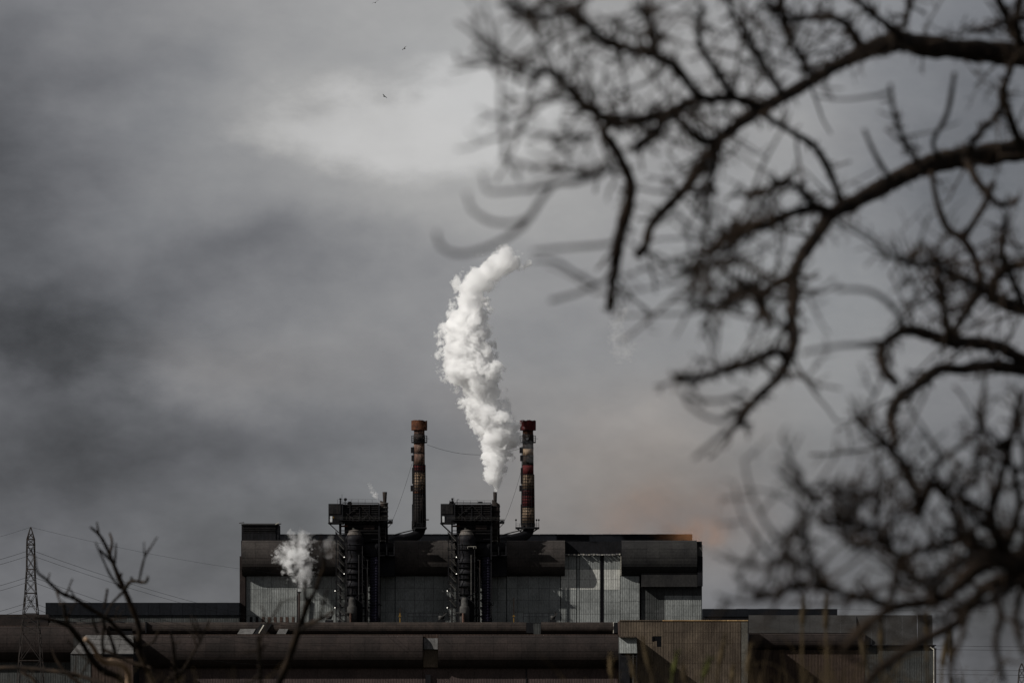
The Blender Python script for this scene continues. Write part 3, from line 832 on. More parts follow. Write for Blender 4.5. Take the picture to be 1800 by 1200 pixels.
# steam vent in front of the hall's left wall
o = thing('vent_stack', (X(526, 1692), 1692, 0), 'thin dark vent pipe under the left cloud of steam', 'vent pipe')
MB().tube([(X(526, 1692), 1692, 0), (X(526, 1692), 1692, Z(1040, 1692))], .5, 10).build('pipe', 'pier', o, True)
MB().lathe(X(526, 1692), 1692, [(.5, Z(1042, 1692)), (.75, Z(1041, 1692)), (.75, Z(1039, 1692)), (.6, Z(1039, 1692))], 12).build('collar', 'steel', o, True)

# ------------------------------------------------------------------ rolling shed in front, with big hoods
D1 = 1600.0
shed = thing('front_shed', (X(660, D1), D1 + 15, 0), 'long rust-brown shed with huge half-round hoods across the foreground', 'factory shed')
sw = MB().box(X(236, D1), X(1087, D1), D1 + .3, D1 + 40, 0, Z(1114, D1)).build('wall', 'brown_dark', shed)
hood(shed, 236, 743.5, 1115.5, 1173, D1, 'hood_front', 20, 6)
hood(shed, 770.5, 1087, 1115.5, 1173, D1, 'hood_front', 13, 6)
panels(sw, 236, 743, 1175, 1260, D1 + .2, 22, 2, 'front_wall', gap=.06)
panels(sw, 744, 924, 1175, 1260, D1 + .2, 8, 2, 'front_wall', gap=.06)
panels(sw, 926, 1086, 1175, 1260, D1 + .2, 7, 2, 'front_wall', gap=.06)
MB().box(X(924, D1), X(926, D1), D1 - .3, D1 + .3, 0, Z(1174, D1)).build('downpipe', 'black', shed)
# the gap between hoods
MB().box(X(744, D1), X(770, D1), D1 - 1, D1 + .2, Z(1172, D1), Z(1141, D1)).build('gap_panel', 'tan', shed)
for k in range(4):
    a, b = X(745 + k * 6.2, D1), X(745 + k * 6.2 + 5.9, D1)
    mb = MB(); zt, zb_ = Z(1121, D1), Z(1140, D1)
    mb.add([(a, D1 - 2.0, zb_), (b, D1 - 2.0, zb_), (b, D1 + .2, zt), (a, D1 + .2, zt), (a, D1 - 2.0, zb_ - .1), (b, D1 - 2.0, zb_ - .1), (b, D1 + .2, zt - .1), (a, D1 + .2, zt - .1)],
           [(0, 1, 2, 3), (4, 7, 6, 5), (0, 4, 5, 1), (1, 5, 6, 2), (2, 6, 7, 3), (3, 7, 4, 0)])
    mb.build('roof_sheet', 'pale_roof', shed)
MB().box(X(748, D1), X(757, D1), D1 - 1.2, D1 - .4, Z(1205, D1), Z(1185, D1)).build('door_hood', 'black', shed)
# ridge ventilators
DV = 1612.0
rv = thing('ridge_ventilator', (X(660, DV), DV + 6, Z(1114, DV)), 'long low brown ridge ventilator with flaking pale stripe, left of the gap', 'ventilator', 'ridge ventilators on the front shed')
hood(rv, 233, 470, 1092.5, 1113, DV, 'vent_plain', 9, 3, name='vent_body')
hood(rv, 470.3, 925, 1092.5, 1113, DV, 'vent', 18, 3, name='vent_body')
MB().box(X(233, DV), X(925, DV), DV + .2, DV + 8, Z(1118, DV), Z(1095, DV)).build('vent_back', 'pier', rv)
MB().box(X(256.5, DV), X(258.5, DV), DV - 2.9, DV, Z(1112, DV), Z(1092, DV)).build('joint_strip', 'black', rv)
rv2 = thing('ridge_ventilator', (X(1014, DV), DV + 6, Z(1114, DV)), 'short brown ridge ventilator with pale flank, beside the tan building', 'ventilator', 'ridge ventilators on the front shed')
hood(rv2, 951, 1077.5, 1092.5, 1112, DV, 'vent', 5, 3, name='vent_body')
MB().box(X(951, DV), X(1076, DV), DV + .2, DV + 8, Z(1118, DV), Z(1095, DV)).build('vent_back', 'pier', rv2)
MB().box(X(1077.6, DV), X(1078.6, DV), DV - 1.6, DV + 1, Z(1112, DV), Z(1093, DV)).build('end_flashing', 'pale_trim', rv2)
MB().box(X(938, DV), X(950, DV), DV - .5, DV + 4, Z(1116, DV), Z(1095, DV)).build('end_cabinet', 'wall_dirty', rv2)
# skewed pale roof lights and dark hatch on the ventilator's left run


def skew(name, a, b, dx, mat, parent, ytop=1102, ybot=1113.5, yd=0):
    mb = MB(); D = DV - 4.2 + yd
    v = [P(a, ybot, D), P(b, ybot, D), P(b + dx, ytop, D + 3.0), P(a + dx, ytop, D + 3.0)]
    mb.add([*v, *[q + Vector((0, .15, -.2)) for q in v]], [(0, 1, 2, 3), (4, 7, 6, 5), (0, 4, 5, 1), (1, 5, 6, 2), (2, 6, 7, 3), (3, 7, 4, 0)])
    return mb.build(name, mat, parent)


skew('roof_light', 417, 444, 7, 'pale_roof', rv)
skew('roof_light', 486, 502, 6, 'pale_roof', rv)
hatch = thing('roof_hatch', P(458, 1113, DV - 5), 'black slanted roof hatch with a bright strip between two pale roof lights', 'roof hatch')
skew('hatch_cover', 446, 466, 13, 'black', hatch, 1095, 1113.5, -.6)
skew('bright_strip', 454, 456, 9, 'pale_trim', hatch, 1097, 1112, -.9)

# ------------------------------------------------------------------ sheds on the left
DL = 1606.0
ls = thing('left_shed', (X(40, DL), DL + 10, 0), 'dark shed with half-round hood at the left edge behind the pylon', 'factory shed')
lw = MB().box(X(-160, DL), X(190, DL), DL + .3, DL + 40, 0, Z(1099, DL)).build('wall', 'brown_dark', ls)
hood(ls, -160, 190, 1100, 1161, DL, 'hood_front', 14, 6)
panels(lw, -160, 190, 1163, 1260, DL + .2, 14, 2, 'wall_dirty')
hood(ls, 86, 233, 1092.5, 1108, DL + 8, 'vent_plain', 6, 3, name='ridge_vent')
for py, h, yo in ((1079, 26, 14), (1090, 14, 12)):
    MB().box(X(-160, DL + 12), X(84, DL + 12), DL + yo, DL + 20, Z(py + h, DL + 12), Z(py, DL + 12)).build('parapet', 'hood_front', ls)
mb = MB()
for k in range(9):
    xx = X(rng.uniform(5, 200), DL); mb.beam((xx, DL + 7, Z(rng.uniform(1084, 1098), DL)), (xx + rng.uniform(6, 18), DL + 7, Z(rng.uniform(1084, 1098), DL)), .3)
mb.build('pipe_run', 'black', ls)
# long dark shed behind
DB = 1690.0
bs = thing('back_shed', (X(250, DB), DB + 10, 0), 'long low dark-roofed shed left of the tall hall', 'factory shed')
MB().box(X(80, DB), X(421, DB), DB, DB + 30, Z(1081, DB), Z(1058.5, DB)).build('roof_box', 'navy', bs)
for k in range(17):
    MB().box(X(81 + k * 20, DB), X(81 + k * 20 + 19.6, DB), DB - .3, DB - .02, Z(1080.5, DB), Z(1059, DB) + rng.uniform(-.1, .15)).build('fascia_panel', 'navy', bs)
bw = MB().box(X(82, DB), X(421, DB), DB + .8, DB + 28, 0, Z(1081, DB) - .02).build('wall', 'black', bs)
panels(bw, 82, 421, 1081.5, 1101, DB + .7, 17, 1, 'wall_dirty')
# hip-roofed pale shed in front
DG = 1575.0
gs = thing('pale_roofed_shed', (X(180, DG), DG + 10, 0), 'small shed with pale sheeted hip roof, crossed by bare branches', 'shed')
gw = MB().box(X(124, DG), X(235, DG), DG, DG + 22, 0, Z(1149, DG)).build('wall', 'black', gs)
panels(gw, 124, 160, 1150, 1260, DG - .02, 4, 2, 'wall_dirty')
panels(gw, 161, 234.5, 1153, 1260, DG - .02, 6, 2, 'brown_dark')
for k, (ya, yb) in enumerate(((1115.5, 1123), (1123.6, 1132), (1132.6, 1141), (1141.6, 1148))):
    def yd(py): return DG - .6 + (1148 - py) / 33 * 10
    x0a, x0b = 151 - (ya - 1115) * .82, 151 - (yb - 1115) * .82
    for q in range(4):
        f0, f1 = q / 4, (q + .98) / 4
        pa, pb = [x0a + (235 - x0a) * f for f in (f0, f1)], [x0b + (235 - x0b) * f for f in (f0, f1)]
        v = [P(pb[0], yb, yd(yb)), P(pb[1], yb, yd(yb)), P(pa[1], ya, yd(ya)), P(pa[0], ya, yd(ya))]
        mb = MB(); mb.add([*v, *[u + Vector((0, .1, -.25)) for u in v]], [(0, 1, 2, 3), (4, 7, 6, 5), (0, 4, 5, 1), (1, 5, 6, 2), (2, 6, 7, 3), (3, 7, 4, 0)])
        mb.build('roof_sheet', 'pale_roof', gs)
MB().box(X(160, DG), X(235.5, DG), DG - 1.1, DG - .7, Z(1150.5, DG), Z(1148.3, DG)).build('gutter', 'black', gs)
MB().box(X(124, DG), X(235, DG), DG + 10, DG + 22, Z(1149, DG), Z(1117, DG)).build('roof_back', 'grey_roof', gs)

# ------------------------------------------------------------------ tan box building
D2 = 1590.0
tb = thing('tan_building', (X(1200, D2), D2 + 12, 0), 'box-shaped tan corrugated building with bright coping painted as if lit orange', 'building')
tw = MB().box(X(1089, D2), X(1314.5, D2), D2 + .25, D2 + 26, 0, Z(1090.5, D2)).build('wall', 'brown_dark', tb)
for a, b, n in ((1089, 1148, 4), (1167, 1302, 8)):
    panels(tw, a, b, 1091, 1130, D2 + .2, n, 2, 'tan', gap=.08)
    panels(tw, a, b, 1130, 1165, D2 + .2, n, 1, 'tan', gap=.08)
    panels(tw, a, b, 1165, 1260, D2 + .2, n, 2, 'tan', gap=.08)
panels(tw, 1148, 1167, 1091, 1117.5, D2 + .2, 1, 1, 'tan', gap=.08)
panels(tw, 1148, 1154.5, 1126, 1136, D2 + .2, 1, 1, 'tan', gap=.04)
panels(tw, 1162.5, 1167, 1117.5, 1136, D2 + .2, 1, 1, 'tan', gap=.04)
panels(tw, 1148, 1167, 1136, 1260, D2 + .2, 1, 2, 'tan', gap=.08)
panels(tw, 1303, 1314.5, 1091, 1260, D2 + .2, 1, 3, 'tan_strip', gap=.08)
MB().box(X(1148.5, D2), X(1162.5, D2), D2 + .1, D2 + .2, Z(1136, D2), Z(1117.5, D2)).build('window', 'window', tb)
MB().box(X(1146, D2), X(1148.4, D2), D2 - .2, D2 + .05, Z(1126, D2), Z(1118, D2)).build('shutter', 'window', tb)
for k in range(12):
    a = 1089 + k * 18.85
    MB().box(X(a, D2), X(a + 18.5, D2), D2 - .25, D2 + .6, Z(1090.8, D2), Z(1089, D2)).build('coping', 'coping' if k > 3 else 'tan', tb)
mb = MB(); rail(mb, [(X(1089, D2), D2 + 1, Z(1089, D2)), (X(1314, D2), D2 + 1, Z(1089, D2))], 1.0, 3.5, .07); mb.build('roof_rail', 'steel', tb)
lt = thing('lean_to', (X(1104, D2 - 8), D2 - 8, 0), 'narrow grey lean-to with open dark bay against the tan building', 'lean-to')
DLn = D2 - 15.0
for k in range(3):
    mb = MB(); a, b = X(1089.5 + k * 10.2, DLn), X(1089.5 + k * 10.2 + 9.9, DLn)
    v = [Vector((a, DLn, Z(1147, DLn))), Vector((b, DLn, Z(1147, DLn))), Vector((b - .2, DLn + 2.2, Z(1119, DLn))), Vector((a - .2, DLn + 2.2, Z(1119, DLn)))]
    mb.add([*v, *[u + Vector((0, .3, -.1)) for u in v]], [(0, 1, 2, 3), (4, 7, 6, 5), (0, 4, 5, 1), (1, 5, 6, 2), (2, 6, 7, 3), (3, 7, 4, 0)])
    mb.build('roof_sheet', 'wall', lt)
MB().box(X(1089, DLn), X(1120, DLn), DLn + 2.5, D2 - .1, Z(1147, DLn), Z(1118, DLn)).build('upper_box', 'wall_dirty', lt)
MB().box(X(1089, DLn), X(1120.5, DLn), DLn - .2, DLn + 3, Z(1119, DLn) - .1, Z(1117.6, DLn)).build('top_trim', 'tan', lt)
for px in (1090, 1113, 1119):
    MB().box(X(px, DLn) - .3, X(px, DLn) + .3, DLn + .5, DLn + 1.1, 0, Z(1147, DLn)).build('post', 'steel_grey' if px == 1113 else 'black', lt)
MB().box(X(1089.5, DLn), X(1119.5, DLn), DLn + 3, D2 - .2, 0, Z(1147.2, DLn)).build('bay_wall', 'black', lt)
for py in (1153, 1180): MB().beam((X(1090, DLn), DLn + .8, Z(py, DLn)), (X(1119, DLn), DLn + .8, Z(py, DLn)), .35).build('cross_beam', 'steel', lt)

# ------------------------------------------------------------------ sheds on the right
DR = 1690.0
r1 = thing('flat_dark_shed', (X(1350, DR), DR + 10, 0), 'low black flat-roofed shed right of the tall hall', 'factory shed')
MB().box(X(1235.5, DR), X(1472, DR), DR, DR + 30, 0, Z(1083, DR)).build('wall', 'navy', r1)
for k in range(12):
    a = 1235.5 + k * 19.7
    MB().box(X(a, DR), X(a + 19.5, DR), DR - .5, DR + 30.4, Z(1083, DR) + .02, Z(1069.5, DR) + rng.uniform(-.08, .08)).build('fascia_panel', 'navy', r1)
DR2 = 1620.0
r2 = thing('right_shed', (X(1480, DR2), DR2 + 10, 0), 'dark pitched-roof shed on the right behind tangled branches', 'factory shed')
rw = MB().box(X(1316, DR2), X(1520, DR2), DR2 + .25, DR2 + 40, 0, Z(1112, DR2)).build('wall', 'black', r2)
rg = MB().box(X(1520.2, DR2), X(1643, DR2), DR2 + .25, DR2 + 40, 0, Z(1133.5, DR2)).build('gable_wall', 'black', r2)
for k in range(12):
    a, b = 1316 + k * 27, 1316 + k * 27 + 26.8
    yb = 1111.5 if b < 1522 else 1132.5
    v = [P(a, yb, DR2 - .6), P(b, yb, DR2 - .6), P(b - 1.2 * (b > 1600), 1080.5, DR2 + 16), P(a, 1080.5, DR2 + 16)]
    mb = MB(); mb.add([*v, *[u + Vector((0, .2, -.35)) for u in v]], [(0, 1, 2, 3), (4, 7, 6, 5), (0, 4, 5, 1), (1, 5, 6, 2), (2, 6, 7, 3), (3, 7, 4, 0)])
    mb.build('roof_sheet', 'grey_roof', r2)
hood(r2, 1316, 1520, 1112, 1140, DR2, 'hood_front', 8, 4)
panels(rw, 1316, 1520, 1141, 1260, DR2 + .2, 10, 2, 'brown_dark')
panels(rg, 1521, 1640, 1134.5, 1260, DR2 + .2, 6, 2, 'wall_dirty')
MB().box(X(1520, DR2), X(1645, DR2), DR2 - 1.2, DR2 + .1, Z(1134.5, DR2), Z(1132.6, DR2)).build('gutter', 'black', r2)
MB().tube(catmull([P(1635, 1136, DR2 - 1), P(1640.5, 1141, DR2 - 1), P(1641.5, 1146, DR2 - 1), P(1641.5, 1260, DR2 - 1)], 4), .22, 8).build('downpipe', 'pale_trim', r2)
MB().tube(catmull([P(1639, 1136, DR2 - 1), P(1644.5, 1142, DR2 - 1), P(1644.5, 1148, DR2 - 1), P(1644.5, 1260, DR2 - 1)], 4), .3, 8).build('downpipe', 'steel', r2)

# ------------------------------------------------------------------ pylons and wires
def pylon(cx, DP, prof, label, base, bars=True, th=.2):
    """lattice mast; prof = [(py, half width in picture units)]"""
    t = thing('lattice_pylon', (X(cx, DP), DP, 0), label, 'pylon', 'lattice pylons')
    k = DP / F; xc = X(cx, DP)
    ring = [(Z(py, DP), hw * k) for py, hw in prof] + [(0.0, base)]
    for sx in (-1, 1):
        for sy in (-1, 1):
            mb = MB()
            for (za, wa), (zb_, wb_) in zip(ring[:-1], ring[1:]):
                mb.beam((xc + sx * wa, DP + sy * wa, za), (xc + sx * wb_, DP + sy * wb_, zb_), th)
            mb.build('leg', 'pylon', t)
    mb = MB()
    for (za, wa), (zb_, wb_) in zip(ring[:-1], ring[1:]):
        nseg = max(1, round((za - zb_) / max(1.6 * (wa + wb_), 1.2)))
        for s in range(nseg):
            f0, f1 = s / nseg, (s + 1) / nseg
            z0, w0, z1, w1 = za + (zb_ - za) * f0, wa + (wb_ - wa) * f0, za + (zb_ - za) * f1, wa + (wb_ - wa) * f1
            for sd in (-1, 1):
                mb.beam((xc - w0, DP + sd * w0, z0), (xc + w1, DP + sd * w1, z1), th * .6); mb.beam((xc + w0, DP + sd * w0, z0), (xc - w1, DP + sd * w1, z1), th * .6)
                mb.beam((xc + sd * w0, DP - w0, z0), (xc + sd * w1, DP + w1, z1), th * .6); mb.beam((xc + sd * w0, DP + w0, z0), (xc + sd * w1, DP - w1, z1), th * .6)
        mh = MB()
        for sd in (-1, 1):
            mh.beam((xc - wb_, DP + sd * wb_, zb_), (xc + wb_, DP + sd * wb_, zb_), th * 1.2); mh.beam((xc + sd * wb_, DP - wb_, zb_), (xc + sd * wb_, DP + wb_, zb_), th * 1.2)
        mh.build('ring_beam', 'pylon', t)
    mb.build('cross_bracing', 'pylon', t)
    return t


DPY = 1000.0
py1 = pylon(54, DPY, [(926, .4), (947, 6.2), (957, 6.6), (1000, 7.0), (1042, 9.5), (1078, 12.5), (1098, 14), (1112, 15.5), (1160, 19), (1210, 22)],
            'tall lattice electricity pylon at the left edge with bare wires', 5.0)
levels = (966, 975, 1012, 1021, 1057, 1066)
for i, py in enumerate(levels):
    sd = -1 if i % 2 == 0 else 1
    z = Z(py, DPY); xc = X(54, DPY)
    mb = MB().beam((xc - .9, DPY + sd * 1, z + .2), (xc, DPY + sd * 5.5, z + .3), .14).beam((xc + .9, DPY + sd * 1, z + .2), (xc, DPY + sd * 5.5, z + .3), .14).beam((xc, DPY + sd * 1, z + 1.6), (xc, DPY + sd * 5.5, z + .3), .12)
    mb.build('cross_arm', 'pylon', py1)


def wire(name, p, q, sag, r, label, group=None, cat='wire', n=26):
    pts = []
    for k in range(n + 1):
        f = k / n; v = p.lerp(q, f); v.z -= sag * 4 * f * (1 - f); pts.append(v)
    o = MB().tube(pts, r, 5).build(name, 'wire', None, loc=p)
    tag(o, label, cat, group); return o


ord_ = ('topmost', 'second', 'third', 'fourth', 'fifth', 'sixth', 'lowest')
for i, py in enumerate((926,) + levels):
    a = P(54, py, DPY + (0 if i == 0 else (-5 if i % 2 else 5)))
    r_end = {926: (760, 1010, 1800), 966: (800, 1103, 1800), 975: (800, 1108, 1800), 1012: (700, 1122, 1800), 1021: (700, 1130, 1800), 1057: (600, 1140, 1800), 1066: (600, 1150, 1800)}[py]
    b = P(*r_end)
    wire('power_line', a, b, 9 if i else 6, .045 if i else .03, f'{ord_[i]} power line from the pylon to the right, running behind the hall', 'power lines right of the pylon')
    c = P(-420, py + 42, DPY - 90)
    wire('power_line', a, c, 4, .045 if i else .03, f'{ord_[i]} power line from the pylon out past the left edge', 'power lines left of the pylon')
pylon(1796, 2500, [(1165, .5), (1176, 4.5), (1190, 5.5), (1212, 7)], 'distant lattice pylon at the lower right corner', 4.5, th=.35)
for i, py in enumerate((1072, 1133, 1139.5, 1175, 1183)):
    wire('power_line', P(1460, py - 2, 2300), P(2500, py + 2, 2500), 1.5, .09 if i else .06, f'{ord_[i]} of the level power lines at the right edge', 'power lines at the right edge')
# stays between the stacks and the towers
wire('stay_cable', P(750.5, 781, DS - 3), P(915, 788, DS - 3), 3.6, .07, 'slack cable hung between the two banded chimneys', None, 'cable')
wire('stay_cable', P(724, 815, DS - 2), P(689, 916, DT - 2), 1.4, .06, 'cable from the left chimney down to the left process tower', 'stay cables', 'cable')
wire('stay_cable', P(916, 828, DS - 2), P(885.5, 918, DT - 2), 1.4, .06, 'cable from the right chimney down to the right process tower', 'stay cables', 'cable')

# ------------------------------------------------------------------ birds
def bird(px, py, D, roll, yaw, label):
    c = P(px, py, D)
    t = thing('bird', c, label, 'bird', 'birds in the sky')
    R = Matrix.Rotation(yaw, 3, 'Z') @ Matrix.Rotation(roll, 3, 'Y')
    mb = MB(); prof = [(-.24, .01), (-.16, .045), (0, .075), (.14, .06), (.22, .04), (.27, .01)]
    mb.tube([Vector((0, y, 0)) for y, r in prof], [r for y, r in prof], 8)
    mb.v = [tuple(c + R @ Vector(v)) for v in mb.v]
    mb.build('body', 'bird', t, True)
    for s in (-1, 1):
        m = MB()
        st = [(0, .10, -.10, .03), (.22, .16, -.06, .12), (.42, .10, -.06, .13), (.62, -.02, -.09, .08)]
        for (xx, ya, yb, zz) in st:
            for y, dz in ((ya, .008), ((ya + yb) / 2, .02), (yb, 0)): m.v.append((s * xx, y, zz + dz))
            for y, dz in ((ya, -.008), ((ya + yb) / 2, -.004), (yb, -.006)): m.v.append((s * xx, y, zz + dz))
        for i in range(3):
            a = i * 6
            for q in ((0, 1), (1, 2), (3, 4), (4, 5), (2, 5), (0, 3)): m.f.append([a + q[0], a + q[1], a + 6 + q[1], a + 6 + q[0]]); m.m.append(0)
        m.v = [tuple(c + R @ Vector(v)) for v in m.v]
        m.build('wing', 'bird', t)


bird(660, 5, 620, math.radians(-28), math.radians(20), 'topmost of the three small birds, at the top edge of the picture')
bird(711, 86, 620, math.radians(-38), math.radians(50), 'small bird banking left of the branches, middle one of three')
bird(676, 170, 640, math.radians(25), math.radians(55), 'lowest of the three small birds, in front of the pale cloud')

# ------------------------------------------------------------------ bare trees
def trace(pts, Da, Db):
    """[(px,py,r)] -> smoothed world points and radii, distance running from Da to Db"""
    n = len(pts); Ds = [Da + (Db - Da) * i / max(1, n - 1) for i in range(n)]
    wp = [P(p[0], p[1], d) for p, d in zip(pts, Ds)]
    wr = [p[2] * d / F for p, d in zip(pts, Ds)]
    v4 = [np.array([*a, b]) for a, b in zip(wp, wr)]
    sm = catmull(v4, 5)
    return [Vector(a[:3]) for a in sm], [max(.0015, float(a[3])) for a in sm]


def grow(mb, p, d, ln, r, R, lvl=0, lift=.25, spur=.6):
    nseg = 5 if ln > .1 else 3
    pts, rad = [p.copy()], [r]
    bend = Vector((R.gauss(0, .5), R.gauss(0, .4), R.gauss(lift, .5)))
    for k in range(nseg):
        d = (d + bend * .13 + Vector((R.gauss(0, .08), R.gauss(0, .08), R.gauss(0, .08)))).normalized()
        pts.append(pts[-1] + d * ln / nseg); rad.append(r * (1 - .45 * (k + 1) / nseg))
    if R.random() < .5: rad[-1] = rad[-1] * 1.5      # swollen bud
    mb.tube(pts, rad, 5)
    if lvl < 2 and ln > .08:
        for k in range(1, nseg + 1):
            if R.random() < spur:
                t = (pts[k] - pts[k - 1]).normalized()
                pe = Vector((R.gauss(0, 1), R.gauss(0, .8), R.gauss(0, 1))); pe = (pe - t * pe.dot(t)).normalized()
                grow(mb, pts[k], (t * .6 + pe).normalized(), ln * R.uniform(.2, .55), rad[k] * .85, R, lvl + 1, lift, spur)


def twigs(mb, P_, R_, R, every, short, long_, plong, r0, lift=.25, spur=.6, tail=0.0, knots=0.0, kmin=.010):
    if knots:
        for i in range(1, len(P_)):
            seg = P_[i] - P_[i - 1]; t = seg.normalized()
            for q in range(int(seg.length / knots + R.random())):
                pe = Vector((R.gauss(0, 1), R.gauss(0, .8), R.gauss(0, 1))); pe = (pe - t * pe.dot(t)).normalized()
                p0 = P_[i - 1].lerp(P_[i], R.random()); l = R.uniform(.012, .05) + R_[i] * .8; 
                if R_[i] < kmin: continue
                d = (pe + t * R.uniform(-.2, .7)).normalized()
                r_ = R.uniform(.0035, .0065)
                mb.tube([p0, p0 + d * l * .6, p0 + d * l + Vector((0, 0, R.uniform(-.005, .012)))], [r_, r_ * .8, r_ * .45], 5)
    acc = 0.0; tot = len(P_)
    for i in range(1, len(P_)):
        seg = P_[i] - P_[i - 1]; acc += seg.length
        if i / tot < tail: continue
        while acc > 0:
            acc -= every * R.uniform(.5, 1.5)
            t = seg.normalized(); f = R.random()
            pe = Vector((R.gauss(0, 1), R.gauss(0, .8), R.gauss(lift, 1))); pe = (pe - t * pe.dot(t))
            if pe.length < 1e-3: continue
            pe.normalize(); d = (t * R.uniform(.1, .9) + pe).normalized()
            ln = R.uniform(*long_) if R.random() < plong else R.uniform(*short)
            grow(mb, P_[i - 1].lerp(P_[i], f), d, ln, r0 * R.uniform(.8, 1.3), R, 0 if ln > .1 else 1, lift, spur)


def tree(label, loc, limbs, R, tw, bark='bark', trunk=None, name='bare_tree'):
    t = thing(name, loc, label, 'tree')
    if trunk:
        tr = MB().tube(catmull([Vector(p) for p, r in trunk], 4), [float(x) for x in np.interp(np.linspace(0, len(trunk) - 1, 4 * (len(trunk) - 1) + 1), range(len(trunk)), [r for p, r in trunk])], 14)
        tr.build('trunk', 'bark', t, True)
    for L_ in limbs:
        pts, Da, Db, opt = L_
        p, r = trace(pts, Da, Db)
        rj = [x * (1 + R.uniform(-.12, .18)) for x in r]
        lb = MB().tube(p, rj, 9).build('limb', opt.get('mat', bark), t, True)
        cfg = dict(tw); cfg.update({k: v for k, v in opt.items() if k in cfg})
        if cfg['every'] < 90:
            m = MB(); twigs(m, p, r, R, **cfg)
            if m.v: tag(m.build('twig_spray', 'twig', lb, True), kind='stuff')
    return t


